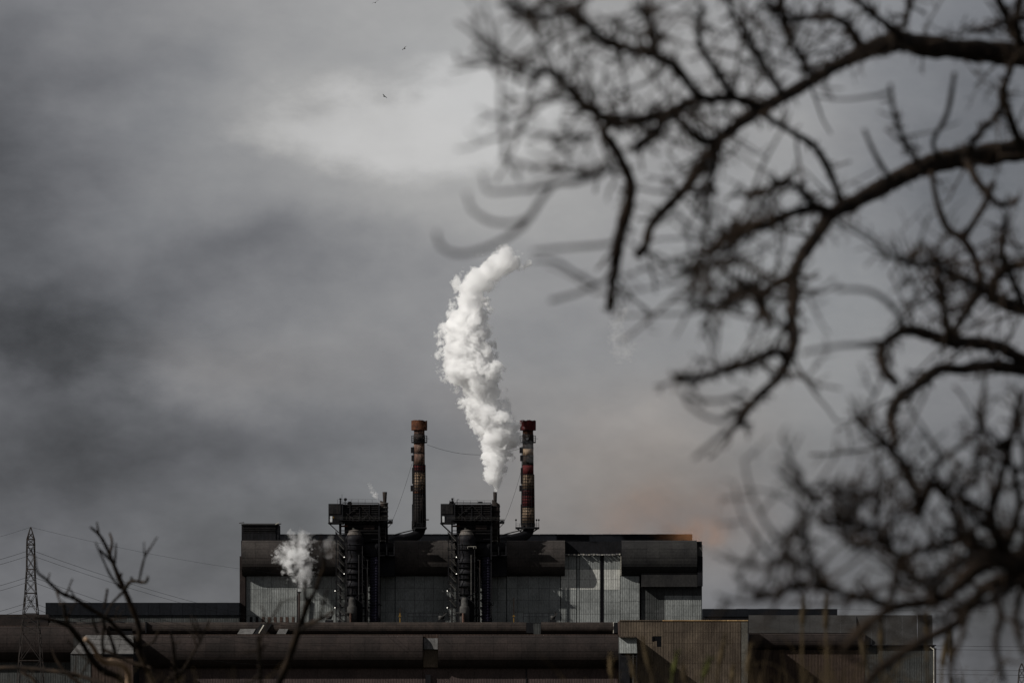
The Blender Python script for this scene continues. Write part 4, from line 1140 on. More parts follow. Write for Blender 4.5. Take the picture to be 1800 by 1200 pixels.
R1 = random.Random(21)
TW = dict(every=.062, short=(.03, .13), long_=(.15, .40), plong=.30, r0=.0056, lift=.10, spur=.34, tail=0.0, knots=.034, kmin=.009)
g20 = ground_z(21)
big = [
    # upper bough
    ([(2010, 150, 30.7), (1900, 118, 26.6), (1800, 98, 22.5), (1700, 88, 19.4), (1620, 80, 18.4), (1580, 72, 18.4), (1530, 86, 15.4), (1480, 110, 11.5), (1430, 140, 10.5), (1380, 168, 10.5), (1335, 192, 11.5), (1295, 220, 10.5), (1262, 248, 9.2)], 21.0, 15.7, dict(every=0.108, plong=.2)),
    ([(1335, 188, 9.2), (1290, 172, 8.2), (1231, 170, 8.2), (1187, 117, 8.2), (1144, 96, 8.2), (1094, 82, 8.2), (1056, 67, 8.2), (1027, 38, 7.1), (998, 23, 6.2), (954, 26, 5.0), (925, 15, 4.2), (875, 6, 3.2)], 15.7, 11.5, {}),
    ([(1231, 170, 8.2), (1181, 195, 9.2), (1129, 210, 9.2), (1077, 216, 8.2), (1041, 192, 7.1), (1007, 166, 7.1), (969, 128, 5.0), (931, 128, 3.7), (890, 110, 3.2), (846, 112, 2.3)], 15.7, 11.0, {}),
    ([(1300, 215, 9.2), (1240, 250, 8.2), (1181, 200, 7.1), (1158, 227, 7.1), (1138, 248, 7.1), (1110, 262, 6.2)], 15.7, 14.1, {}),
    ([(1077, 216, 7.1), (1060, 232, 8.2), (1079, 256, 8.2), (1094, 286, 9.2), (1108, 320, 9.2), (1105, 358, 10.3), (1094, 396, 11.2), (1085, 437, 11.2), (1082, 469, 9.2), (1076, 500, 8.2), (1072, 546, 7.7)], 14.9, 15.3, dict(every=0.144, plong=.3)),
    ([(1262, 248, 9.2), (1222, 306, 9.2), (1199, 338, 9.2), (1164, 373, 8.2), (1143, 399, 8.2), (1135, 431, 8.2), (1123, 447, 8.2)], 15.7, 15.3, dict(every=0.108)),
    ([(1094, 286, 5.0), (1056, 306, 5.0), (1012, 320, 4.7), (977, 323, 4.7), (951, 352, 4.7), (925, 390, 4.7), (896, 414, 4.2), (852, 437, 3.7), (808, 446, 3.4), (776, 434, 3.2), (767, 408, 2.8)], 12.0, 9.5, dict(every=99, plong=.35, tail=.1)),
    ([(940, 372, 3.7), (913, 390, 3.2), (867, 390, 3.2), (832, 370, 2.8), (820, 340, 2.5)], 10.5, 9.5, dict(every=99)),
    ([(977, 323, 3.4), (940, 332, 3.2), (896, 336, 2.8), (858, 336, 2.5), (849, 308, 2.3)], 11.0, 10.0, dict(every=99)),
    ([(1094, 410, 4.2), (1071, 428, 3.5), (1012, 434, 3.2), (937, 441, 2.5)], 12.0, 10.5, dict(every=99)),
    ([(1085, 470, 4.2), (1056, 498, 3.5), (1012, 481, 3.2), (977, 460, 2.9), (937, 457, 2.5)], 12.0, 10.5, dict(every=99)),
    ([(1078, 490, 3.5), (1047, 501, 3.2), (1012, 516, 3.2), (969, 528, 3.2)], 12.0, 11.0, dict(every=99)),
    ([(1056, 200, 4.2), (1000, 178, 3.2), (940, 172, 2.8), (880, 180, 2.3)], 12.5, 10.5, dict(every=0.216)),
    ([(1041, 240, 4.2), (990, 238, 3.2), (935, 232, 2.8), (890, 200, 2.5)], 12.5, 10.0, dict(every=0.252)),
    ([(1040, 310, 4.2), (985, 300, 3.2), (930, 290, 2.8), (880, 280, 2.5)], 12.0, 10.0, dict(every=0.216)),
    # shoots from the upper bough
    ([(1584, 66, 8.2), (1567, 50, 7.1), (1526, 17, 6.2), (1490, -20, 5.0)], 17.2, 16.4, {}),
    ([(1517, 84, 8.2), (1485, 41, 6.6), (1438, 29, 6.2), (1389, 32, 5.0), (1350, 10, 4.2)], 16.4, 14.9, {}),
    ([(1374, 165, 7.1), (1340, 110, 6.2), (1310, 60, 5.0), (1280, 5, 4.2), (1265, -30, 3.2)], 15.7, 14.1, {}),
    ([(1290, 172, 7.1), (1255, 120, 6.2), (1230, 70, 5.0), (1235, 10, 4.2)], 15.3, 14.1, {}),
    ([(1430, 140, 6.2), (1400, 90, 5.0), (1375, 40, 4.2), (1370, -20, 3.2)], 16.1, 14.9, {}),
    ([(1144, 96, 5.0), (1150, 55, 4.2), (1120, 10, 3.7)], 14.1, 12.0, {}),
    ([(1560, 74, 6.2), (1590, 40, 5.0), (1605, -10, 4.2)], 18.0, 17.2, {}),
    # thin link down to the second bough
    ([(1340, 200, 6.2), (1374, 222, 5.0), (1415, 245, 6.2), (1435, 262, 6.6), (1456, 297, 6.2), (1478, 350, 6.2)], 16.4, 17.2, dict(every=0.216)),
    # second bough
    ([(2010, 250, 26.6), (1900, 256, 22.5), (1800, 263, 19.4), (1742, 271, 18.4), (1698, 276, 17.4), (1654, 284, 17.4), (1610, 298, 16.4), (1567, 320, 15.4), (1530, 340, 14.4), (1497, 358, 14.4), (1462, 376, 11.5), (1438, 411, 11.2), (1412, 446, 10.3), (1395, 481, 10.3),
      (1395, 522, 10.3), (1392, 557, 9.7), (1397, 592, 9.2), (1389, 624, 8.2), (1368, 664, 8.2), (1339, 690, 7.1), (1316, 716, 7.1), (1297, 745, 7.7)], 21.0, 14.9, dict(every=0.126, plong=.22)),
    ([(1462, 374, 9.2), (1432, 366, 8.2), (1380, 379, 8.2), (1342, 399, 8.2), (1304, 399, 7.1), (1275, 417, 6.2), (1245, 440, 4.2)], 16.4, 14.5, {}),
    ([(1395, 481, 8.2), (1362, 501, 7.1), (1336, 527, 8.2), (1345, 545, 7.1), (1352, 575, 4.2)], 15.7, 14.9, {}),
    ([(1336, 527, 7.1), (1313, 504, 8.2), (1290, 520, 6.2), (1262, 540, 4.2), (1230, 545, 3.2)], 15.3, 12.5, {}),
    ([(1389, 624, 8.2), (1357, 618, 7.1), (1319, 635, 8.2), (1260, 655, 7.1), (1212, 666, 6.2), (1195, 655, 4.2)], 15.3, 12.5, dict(every=0.180)),
    ([(1297, 742, 4.2), (1262, 770, 3.5), (1222, 804, 3.2)], 12.5, 11.0, dict(every=99)),
    ([(1300, 725, 3.5), (1260, 738, 3.2), (1215, 715, 2.8), (1200, 690, 2.5)], 12.0, 11.0, dict(every=99)),
    ([(1310, 690, 3.5), (1265, 704, 3.2), (1215, 700, 2.8), (1195, 685, 2.5)], 12.5, 11.0, dict(every=99)),
    ([(1392, 557, 5.0), (1372, 590, 4.2), (1358, 618, 4.2)], 15.3, 15.3, dict(every=99)),
    ([(1432, 366, 6.2), (1405, 330, 5.0), (1370, 320, 5.0), (1330, 345, 4.2), (1290, 340, 3.2)], 16.1, 14.1, {}),
    ([(1262, 248, 6.2), (1255, 300, 5.0), (1240, 350, 4.2), (1245, 400, 3.2)], 15.3, 14.1, {}),
    ([(1304, 399, 5.0), (1280, 440, 4.2), (1240, 470, 3.2), (1190, 480, 2.6)], 14.5, 11.5, {}),
    # upright shoots from the second bough
    ([(1654, 282, 5.0), (1640, 250, 4.2), (1665, 200, 4.2), (1678, 130, 3.8)], 18.0, 16.4, dict(every=99)),
    ([(1620, 296, 5.0), (1590, 250, 4.2), (1572, 200, 3.8), (1565, 150, 3.2)], 17.2, 14.9, dict(every=0.324)),
    ([(1698, 275, 6.2), (1720, 235, 5.0), (1755, 200, 5.0), (1762, 150, 4.2)], 19.0, 17.2, dict(every=0.270)),
    ([(1567, 318, 5.0), (1540, 275, 4.2), (1520, 230, 3.2)], 17.2, 15.7, dict(every=99)),
    # hanging shoots
    ([(1637, 300, 5.0), (1648, 358, 5.0), (1666, 402, 6.2), (1692, 420, 7.1), (1715, 457, 7.1), (1724, 504, 7.1), (1730, 520, 6.2)], 18.0, 18.0, dict(every=0.288)),
    ([(1692, 420, 6.2), (1712, 390, 6.2), (1733, 355, 5.7), (1745, 320, 5.0)], 18.0, 18.5, dict(every=99)),
    ([(1698, 280, 6.2), (1725, 330, 6.2), (1760, 360, 5.0), (1790, 350, 4.2)], 19.0, 18.0, dict(every=0.180)),
    # third bough, in loops
    ([(2010, 600, 20.4), (1900, 570, 16.4), (1800, 545, 11.5), (1756, 528, 11.2), (1742, 516, 10.3), (1753, 487, 9.2), (1777, 469, 8.2), (1815, 462, 7.1)], 20.0, 18.0, {}),
    ([(1900, 660, 14.4), (1800, 632, 10.5), (1756, 609, 11.2), (1710, 602, 10.3), (1669, 600, 11.2), (1634, 589, 10.3), (1596, 580, 9.2), (1561, 597, 7.1), (1546, 622, 7.1), (1555, 650, 7.1), (1574, 672, 8.2)], 19.0, 15.7, dict(every=0.180)),
    ([(1900, 670, 10.5), (1800, 650, 11.2), (1742, 643, 10.3), (1698, 649, 9.2), (1654, 648, 9.2), (1628, 664, 11.2), (1605, 682, 8.2), (1584, 696, 9.2), (1566, 728, 9.2), (1572, 766, 7.1), (1570, 790, 5.0)], 19.0, 15.7, dict(every=0.180)),
    ([(1669, 600, 8.2), (1660, 548, 7.1), (1651, 490, 6.2), (1642, 460, 5.0), (1600, 462, 3.7), (1560, 450, 3.2)], 16.8, 14.1, {}),
    ([(1596, 580, 4.7), (1570, 540, 4.2), (1530, 512, 3.8), (1470, 508, 3.2)], 14.5, 11.0, dict(every=99)),
    ([(1561, 597, 4.2), (1520, 605, 3.8), (1470, 608, 3.2), (1410, 620, 3.2)], 14.1, 11.0, dict(every=99)),
    ([(1669, 600, 7.1), (1690, 560, 6.2), (1724, 510, 7.1)], 17.2, 18.0, {}),
    ([(1724, 504, 6.2), (1690, 490, 5.0), (1660, 480, 4.2), (1630, 440, 3.2)], 17.2, 15.3, {}),
    ([(1800, 545, 7.1), (1780, 490, 6.2), (1760, 440, 5.0), (1770, 380, 4.2)], 18.0, 16.4, {}),
    ([(1800, 265, 9.2), (1780, 220, 7.1), (1765, 160, 6.2), (1785, 100, 5.0)], 20.0, 18.0, dict(every=0.144)),
    # twiggy corner at the upper right
    ([(1870, 115, 14.4), (1800, 80, 10.3), (1775, 40, 8.2), (1750, -10, 6.2)], 19.5, 18.0, dict(every=0.126)),
    ([(1840, 110, 10.3), (1790, 70, 8.2), (1790, 10, 6.2), (1800, -30, 5.0)], 19.5, 17.6, dict(every=0.126)),
    ([(1870, 120, 10.3), (1850, 60, 8.2), (1795, 30, 6.2), (1730, 55, 4.2), (1700, 50, 3.2)], 19.0, 15.7, dict(every=0.216)),
]
tx = X(2010, 21)
tree('big bare tree with dark knotty boughs reaching in from the right', (tx, 21.3, g20), big, R1, TW,
     trunk=[((tx + .25, 21.4, g20 - .3), .30), ((tx + .18, 21.3, g20 + 1.2), .24), ((tx + .1, 21.2, 21.9), .2), ((tx + .05, 21.1, 23.3), .16), ((tx + .3, 21.4, 24.8), .11), ((tx + .5, 21.7, 26.0), .06)])

R2 = random.Random(33)
TWB = dict(every=.055, short=(.03, .12), long_=(.12, .32), plong=.34, r0=.0058, lift=.45, spur=.38, tail=0.0, knots=.06, kmin=.004)
bush = [
    ([(1880, 1080, 20.3), (1840, 1010, 18.7), (1800, 983, 17.2), (1760, 985, 15.6), (1721, 996, 14.0), (1690, 1022, 12.5), (1658, 1050, 10.9), (1615, 1060, 10.1), (1575, 1067, 9.4), (1525, 1096, 8.6), (1483, 1140, 7.8)], 15, 14.5, {}),
    ([(1860, 1060, 17.2), (1800, 1020, 14.0), (1742, 1027, 11.7), (1700, 1070, 10.1), (1679, 1096, 9.4), (1617, 1128, 8.6), (1554, 1170, 8.6), (1510, 1215, 7.8)], 15.5, 15, {}),
    ([(1860, 1060, 15.6), (1800, 1000, 14.0), (1765, 970, 12.5), (1742, 908, 9.4), (1758, 846, 7.8), (1779, 762, 6.2), (1792, 690, 4.7)], 15, 14, {}),
    ([(1765, 975, 10.9), (1720, 960, 8.6), (1692, 950, 7.0), (1650, 960, 6.2), (1596, 975, 6.2), (1575, 1010, 6.2), (1567, 1046, 6.2)], 15, 13.5, {}),
    ([(1742, 908, 7.0), (1700, 880, 6.2), (1660, 870, 6.2), (1640, 850, 7.0), (1612, 905, 7.8)], 14.5, 14, {}),
    ([(1615, 905, 5.5), (1625, 860, 5.5), (1655, 810, 4.7), (1680, 790, 4.7), (1720, 755, 4.7), (1728, 705, 3.9)], 14, 13.5, {}),
    ([(1615, 900, 6.2), (1600, 830, 7.0), (1575, 800, 7.0), (1556, 780, 5.5), (1530, 750, 3.9), (1510, 745, 2.3)], 14, 13, {}),
    ([(1658, 1050, 6.2), (1600, 1010, 5.5), (1560, 960, 4.7), (1535, 930, 4.7), (1490, 925, 3.9), (1470, 900, 3.1)], 14.5, 12, {}),
    ([(1575, 1067, 7.0), (1520, 1050, 6.2), (1470, 1040, 6.2), (1450, 1030, 7.0), (1410, 1030, 3.9), (1367, 1046, 3.1), (1310, 1058, 2.8), (1260, 1045, 2.3)], 14.5, 11, dict(every=0.210)),
    ([(1450, 1034, 5.5), (1425, 1000, 4.7), (1415, 960, 3.9), (1395, 930, 3.1), (1360, 965, 2.3)], 13, 11.5, dict(every=0.168)),
    ([(1425, 1000, 3.9), (1390, 985, 3.1), (1340, 995, 2.7), (1300, 985, 2.3)], 12.5, 11, dict(every=0.210)),
    ([(1410, 1020, 3.9), (1360, 1040, 3.1), (1310, 1030, 2.5), (1290, 1005, 2.2)], 12.5, 11, dict(every=0.336)),
    ([(1415, 960, 3.9), (1420, 910, 3.9), (1430, 870, 3.5), (1400, 850, 2.7)], 13, 12, dict(every=0.126)),
    ([(1535, 930, 4.7), (1545, 890, 3.9), (1520, 870, 3.9), (1480, 870, 3.1), (1450, 850, 2.3)], 13.5, 12, dict(every=0.105)),
    ([(1535, 960, 3.9), (1500, 960, 3.9), (1480, 930, 3.1), (1445, 925, 2.7)], 13, 12, dict(every=0.126)),
    ([(1692, 950, 6.2), (1680, 900, 5.5), (1665, 860, 4.7), (1690, 810, 3.9)], 14.5, 13.5, dict(every=0.084)),
    ([(1765, 970, 7.8), (1790, 900, 6.2), (1785, 840, 5.5), (1765, 790, 3.9), (1730, 760, 3.1)], 15, 14, dict(every=0.074)),
    ([(1800, 985, 9.4), (1815, 900, 7.0), (1805, 820, 5.5), (1790, 740, 3.9)], 15, 14, dict(every=0.074)),
    ([(1742, 930, 6.2), (1715, 910, 5.5), (1690, 870, 4.7), (1720, 830, 3.9), (1715, 790, 3.1)], 14.5, 13.5, dict(every=0.074)),
    ([(1790, 1000, 9.4), (1740, 975, 7.8), (1700, 985, 7.0), (1660, 1000, 6.2), (1640, 1030, 4.7), (1600, 1020, 3.1)], 14.8, 13, dict(every=0.074)),
    ([(1742, 1027, 7.0), (1760, 1080, 6.2), (1750, 1130, 5.5), (1765, 1200, 4.7)], 15, 15, dict(every=0.126)),
    ([(1700, 1070, 5.5), (1690, 1120, 4.7), (1670, 1170, 4.7), (1680, 1230, 3.9)], 15, 15, dict(every=0.147)),
    ([(1800, 1020, 7.0), (1785, 1090, 5.5), (1800, 1150, 4.7)], 15, 14.5, dict(every=0.126)),
    ([(1810, 1010, 7.8), (1770, 1035, 7.0), (1730, 1060, 6.2), (1690, 1065, 5.5), (1650, 1090, 4.7), (1610, 1085, 3.9)], 14.8, 13.5, dict(every=0.084)),
]
gx_ = X(1900, 15)
tree('tangled bare bush filling the lower right corner', (gx_, 15.2, ground_z(15)), bush, R2, TWB, name='bare_bush',
     trunk=[((gx_ - .0, 15.2, ground_z(15) - .3), .13), ((gx_ - .05, 15.1, 19.3), .11), ((X(1880, 15), 15.05, Z(1080, 15)), .075), ((X(1862, 15), 15, Z(1050, 15)), .06)])

R3 = random.Random(5)
TWL = dict(every=.80, short=(.05, .2), long_=(.2, .5), plong=.15, r0=.013, lift=.5, spur=.25, tail=.25, knots=0.0)
left = [
    ([(285, 1290, 7.02), (278, 1240, 6.63), (270, 1200, 6.24), (256, 1170, 5.85), (244, 1140, 5.46), (245, 1105, 4.99), (235, 1075, 4.68), (220, 1040, 4.68), (207, 1010, 4.06), (195, 980, 3.43), (185, 957, 2.96), (174, 939, 2.65), (159, 926, 1.87)], 41, 40, {}),
    ([(174, 939, 2.03), (170, 917, 1.25)], 40, 40, dict(every=99)),
    ([(197, 987, 2.34), (186, 976, 2.34), (174, 965, 1.87)], 40, 39.5, dict(every=99)),
    ([(194, 972, 2.34), (197, 952, 2.34), (193, 937, 1.72)], 40, 40.5, dict(every=99)),
    ([(201, 996, 2.34), (203, 975, 2.03), (204, 955, 1.40)], 40, 38, dict(every=99)),
    ([(212, 1034, 2.34), (195, 1012, 2.03), (182, 985, 1.72), (168, 953, 1.25)], 40, 35, dict(every=99)),
    ([(220, 1034, 3.12), (231, 1021, 3.12), (255, 1023, 2.65), (260, 1014, 2.18)], 40, 38, dict(every=99)),
    ([(231, 1021, 2.65), (231, 1013, 1.87)], 40, 40, dict(every=99)),
    ([(244, 1022, 2.03), (254, 980, 1.87), (266, 960, 1.40), (276, 944, 1.09)], 38, 34, dict(every=99)),
    ([(254, 978, 1.56), (253, 952, 0.94)], 36, 34, dict(every=99)),
    ([(216, 1040, 2.65), (197, 1060, 2.34), (186, 1082, 2.03)], 40, 39, dict(every=99)),
    ([(183, 1070, 2.34), (186, 1052, 2.34), (189, 1034, 2.18)], 40, 40, dict(every=99)),
    ([(246, 1144, 4.68), (220, 1120, 4.37), (195, 1092, 4.21), (180, 1082, 3.90), (155, 1067, 3.90), (132, 1052, 3.74), (112, 1044, 3.43), (99, 1035, 3.12), (80, 1017, 2.65), (66, 1005, 2.18), (62, 987, 1.40)], 41, 37, dict(plong=.1)),
    ([(99, 1037, 2.34), (103, 1050, 1.87), (107, 1064, 1.56)], 38, 37, dict(every=99)),
    ([(134, 1054, 2.03), (124, 1036, 1.25)], 39, 37, dict(every=99)),
    ([(230, 1225, 6.24), (212, 1192, 5.93), (180, 1177, 5.46), (160, 1155, 5.15), (145, 1130, 4.99), (132, 1112, 5.46), (118, 1098, 4.68), (85, 1088, 2.81), (60, 1085, 1.87)], 42, 40, {}),
    ([(120, 1100, 4.68), (115, 1080, 3.59), (112, 1060, 2.34)], 41, 40, dict(every=99)),
    ([(228, 1240, 6.24), (227, 1200, 5.77), (225, 1180, 5.46), (216, 1168, 5.46), (200, 1163, 5.46), (184, 1162, 5.15), (173, 1153, 4.21), (162, 1134, 3.90), (150, 1122, 3.59)], 40, 39, dict(mat='bark_pale', every=99)),
    ([(182, 1150, 3.12), (180, 1125, 2.81), (183, 1095, 2.50), (178, 1080, 1.87)], 39, 38, dict(every=99)),
    ([(203, 1148, 3.43), (195, 1122, 2.81), (184, 1098, 2.34)], 39.5, 39, dict(every=99)),
    ([(172, 1112, 2.50), (166, 1098, 2.34), (163, 1085, 1.87)], 39, 38, dict(every=99)),
    ([(260, 1170, 3.90), (235, 1165, 3.59), (180, 1140, 3.12)], 42, 42, dict(every=99)),
    ([(240, 1138, 2.34), (268, 1128, 2.18), (278, 1110, 1.87)], 41, 39, dict(every=99)),
    ([(320, 1230, 3.90), (312, 1195, 3.59), (308, 1165, 3.12), (304, 1130, 2.65), (300, 1108, 1.72)], 41, 39, dict(every=.5)),
    ([(312, 1195, 3.12), (325, 1172, 2.65), (350, 1130, 2.03), (368, 1090, 1.56)], 41, 36, dict(every=.6)),
    ([(210, 1215, 3.90), (150, 1190, 3.90), (90, 1178, 3.43), (20, 1172, 3.12), (-20, 1175, 2.34)], 42, 44, dict(every=.4)),
    ([(160, 1215, 3.12), (120, 1185, 2.81), (100, 1160, 2.34), (92, 1140, 1.72)], 43, 43, dict(every=.4)),
    ([(80, 1230, 3.12), (60, 1195, 2.81), (40, 1180, 2.03)], 43, 43, dict(every=.4)),
]
tree('leafless dead shrub with one pale broken branch at lower left', (X(275, 41), 41, ground_z(41)), left, R3, TWL, name='bare_shrub',
     trunk=[((X(262, 41), 41.2, ground_z(41) - .2), .13), ((X(258, 41), 41.1, ground_z(41) + .8), .11), ((X(272, 41), 41, Z(1265, 41)), .07)])
R4 = random.Random(9)
mid = [
    ([(470, 1290, 9), (480, 1240, 8), (490, 1200, 7.2), (505, 1165, 6.6), (517, 1130, 6.2), (527, 1102, 6), (535, 1077, 5.6), (540, 1062, 6), (552, 1042, 3.6), (562, 1015, 3), (570, 992, 3), (566, 962, 2.4), (564, 940, 1.6)], 32, 30, dict(every=99)),
    ([(540, 1062, 4), (536, 1040, 3), (537, 1022, 2)], 31, 30, dict(every=99)),
    ([(522, 1112, 4), (542, 1097, 4), (565, 1087, 3.6), (585, 1074, 2.4)], 31.5, 29, dict(every=99)),
    ([(562, 1086, 2.6), (566, 1068, 2.2), (576, 1034, 1.6)], 30, 27, dict(every=99)),
    ([(456, 1240, 4), (458, 1190, 3.4), (456, 1150, 2.6), (452, 1118, 1.8)], 30, 27, dict(every=.5)),
]
tree('slender forked sapling in front of the left steam cloud', (X(470, 32), 32, ground_z(32)), mid, R4, TWL, name='sapling',
     trunk=[((X(462, 32), 32.1, ground_z(32) - .2), .06), ((X(464, 32), 32, ground_z(32) + .8), .05), ((X(470, 32), 32, Z(1285, 32)), .043)])

# ------------------------------------------------------------------ reeds
R5 = random.Random(12)
RD = [(1147, 1197, 1128, 1118, 26, 0), (1181, 1193, 1191, 1148, 27, 1), (1234, 1196, 1249, 1160, 27, 1), (1262, 1180, 1275, 1116, 26, 0), (1312, 1192, 1319, 1137, 27, 0),
      (1452, 1120, 1452, 1049, 25, 0), (1548, 1150, 1549, 1090, 25, 0), (1524, 1175, 1512, 1118, 26, 0), (1669, 1170, 1673, 1099, 26, 0), (1629, 1130, 1629, 1074, 25, 0),
      (1075, 1196, 1072, 1150, 28, 0), (1118, 1200, 1108, 1162, 28, 0), (1205, 1205, 1198, 1168, 28, 0), (1285, 1205, 1290, 1170, 29, 0), (1410, 1110, 1412, 1052, 24, 0), (1655, 1180, 1664, 1120, 26, 0)]
for i, (bx, by, tx_, ty, D, gr) in enumerate(RD):
    zt = P(tx_, ty, D); zb_ = P(bx, by, D); gz_ = ground_z(D)
    dirv = (zb_ - zt); f = (zt.z - gz_) / max(.05, (zt.z - zb_.z)); f = min(f, 14)
    base = Vector((zb_.x + (zb_.x - zt.x) * 1.2, D, gz_ - .05))
    where = ['in front of the lean-to', 'before the tan wall', 'before the tan wall', 'before the tan wall', "at the tan building's right corner"]
    side = ('left', 'right')[i % 2]
    t = thing('reed', base, None, 'reed', 'dry reeds in the lower right')
    mt = 'reed_green' if gr else 'reed'
    sm = catmull([base, base.lerp(zb_, .5) + Vector((R5.gauss(0, .03), 0, 0)), zb_, zt], 5)
    MB().tube(sm, [.008] * len(sm), 5).build('stem', mt, t)
    h0 = zb_.lerp(zt, .15); m = MB(); hp = [h0.lerp(zt, q / 6) for q in range(7)]
    m.tube(hp, [.006, .016, .021, .020, .016, .010, .003], 6)
    for q in range(26):
        p0 = h0.lerp(zt, R5.random()); d = Vector((R5.gauss(0, .02), R5.gauss(0, .02), R5.uniform(.02, .06))); m.tube([p0, p0 + d], [.004, .0015], 4)
    m.build('seed_head', mt, t)
    for q in range(2):
        f0 = R5.uniform(.55, .9); a = base.lerp(zb_, f0); s = R5.choice((-1, 1)); l = R5.uniform(.3, .55)
        cps = [a, a + Vector((s * .05, R5.uniform(-.05, .05), l * .5)), a + Vector((s * l * .45, R5.uniform(-.1, .1), l * .75)), a + Vector((s * l * .9, R5.uniform(-.1, .1), l * .55))]
        cs = catmull(cps, 3); m = MB()
        for j, c in enumerate(cs):
            wv = .011 * (1 - (j / (len(cs) - 1)) ** 2) + .001
            m.v += [(c.x, c.y - wv, c.z + .002), (c.x, c.y + wv, c.z + .002), (c.x, c.y + wv, c.z - .002), (c.x, c.y - wv, c.z - .002)]
        for j in range(len(cs) - 1):
            b = j * 4
            for e in range(4): m.f.append([b + e, b + (e + 1) % 4, b + 4 + (e + 1) % 4, b + 4 + e]); m.m.append(0)
        m.build('leaf', mt, t)
    tips = {0: 'dry leaning reed just right of the lean-to', 1: 'olive reed before the tan wall, nearer the lean-to', 2: 'dark olive reed low on the middle of the tan wall',
            3: 'tall dry reed before the right half of the tan wall', 4: "dry reed at the tan building's right-hand corner", 5: 'tallest dry reed, before the black flat-roofed shed',
            6: 'dry reed before the right shed roof, left of two', 7: 'short dry reed before the right end of the hood on the right shed', 8: 'tan reed just right of the downpipes at the right',
            9: 'dry reed before the right end of the grey shed roof', 10: 'short reed left of the lean-to, before the front shed', 11: 'short reed low in front of the lean-to bay',
            12: 'short reed low before the left half of the tan wall', 13: 'short reed low before the right half of the tan wall', 14: 'faint dry reed before the black flat-roofed shed, left of the tallest',
            15: 'thin tan reed close by the downpipes at the right'}
    t['label'] = tips[i]
# dry grass on the bank
m = MB()
for k in range(1100):
    D = R5.uniform(20, 32); px = R5.choice((R5.uniform(1060, 1800), R5.uniform(1340, 1560), R5.uniform(-50, 420)))
    b = Vector((X(px, D), D, ground_z(D) - .05)); h = R5.uniform(1.4, 2.22 + .12 * (px > 1060)); l = Vector((R5.gauss(0, .2), R5.gauss(0, .2), 0))
    m.tube([b, b + l * .3 + Vector((0, 0, h * .5)), b + l * .8 + Vector((0, 0, h * .85)), b + l * 1.6 + Vector((0, 0, h))], [.006, .005, .004, .0015], 3, False)
o = m.build('dry_grass', 'reed'); tag(o, 'dry tan grass growing along the bank at the bottom edge', 'grass', kind='stuff')

# ------------------------------------------------------------------ steam and smoke (real volumes)
NR = np.random.RandomState(4)


def vnoise(p, scale, seed):
    """value noise in [-1,1] on an array of points"""
    RM = np.array(Matrix.Rotation(seed * 1.3, 3, Vector((.3, .8, .5)).normalized()), np.float32)
    q = (p @ RM) * scale + seed * 17.31; i = np.floor(q).astype(np.int64); f = q - i; f = f * f * (3 - 2 * f)
    lat = np.random.RandomState(seed).uniform(-1, 1, (64, 64, 64)).astype(np.float32)
    i &= 63; j = (i + 1) & 63
    x0, y0, z0 = i[..., 0], i[..., 1], i[..., 2]; x1, y1, z1 = j[..., 0], j[..., 1], j[..., 2]
    fx, fy, fz = f[..., 0], f[..., 1], f[..., 2]
    a = lat[x0, y0, z0] * (1 - fx) + lat[x1, y0, z0] * fx; b = lat[x0, y1, z0] * (1 - fx) + lat[x1, y1, z0] * fx
    c = lat[x0, y0, z1] * (1 - fx) + lat[x1, y0, z1] * fx; d = lat[x0, y1, z1] * (1 - fx) + lat[x1, y1, z1] * fx
    return (a * (1 - fy) + b * fy) * (1 - fz) + (c * (1 - fy) + d * fy) * fz


def surface_nets(Fd, org, h):
    """mesh of the zero level of Fd (inside > 0)"""
    ins = Fd > 0; nx, ny, nz = Fd.shape
    cell = np.zeros((nx - 1, ny - 1, nz - 1), int); acc = np.zeros((nx - 1, ny - 1, nz - 1, 3), np.float32); cnt = np.zeros((nx - 1, ny - 1, nz - 1), np.float32)
    corners = [(a, b, c) for a in (0, 1) for b in (0, 1) for c in (0, 1)]
    def sub(A, o): return A[o[0]:nx - 1 + o[0], o[1]:ny - 1 + o[1], o[2]:nz - 1 + o[2]]
    for ca in corners:
        for ax in range(3):
            if ca[ax]: continue
            cb = list(ca); cb[ax] = 1
            fa, fb = sub(Fd, ca), sub(Fd, cb); cr = (fa > 0) != (fb > 0)
            t = np.where(cr, fa / np.where(cr, fa - fb, 1), 0)
            for k in range(3):
                acc[..., k] += np.where(cr, ca[k] + (t if k == ax else 0), 0)
            cnt += cr
    on = cnt > 0; idx = -np.ones(cnt.shape, int); idx[on] = np.arange(on.sum())
    base = np.argwhere(on); verts = (base + acc[on] / cnt[on][:, None]) * h + org
    faces = []
    for ax in range(3):
        o = [0, 0, 0]; o[ax] = 1
        A = ins[:nx - o[0], :ny - o[1], :nz - o[2]]; B = ins[o[0]:, o[1]:, o[2]:]
        e = np.argwhere(A != B); sgn = A[tuple(e.T)]
        u, v = [(1, 2), (2, 0), (0, 1)][ax]
        ok = (e[:, u] > 0) & (e[:, v] > 0) & (e[:, u] < Fd.shape[u] - 1) & (e[:, v] < Fd.shape[v] - 1); e, sgn = e[ok], sgn[ok]
        def at(du, dv):
            q = e.copy(); q[:, u] -= du; q[:, v] -= dv; return idx[tuple(q.T)]
        quad = np.stack([at(1, 1), at(0, 1), at(0, 0), at(1, 0)], 1); quad[~sgn] = quad[~sgn][:, ::-1]
        faces.append(quad)
    return verts, np.concatenate(faces)


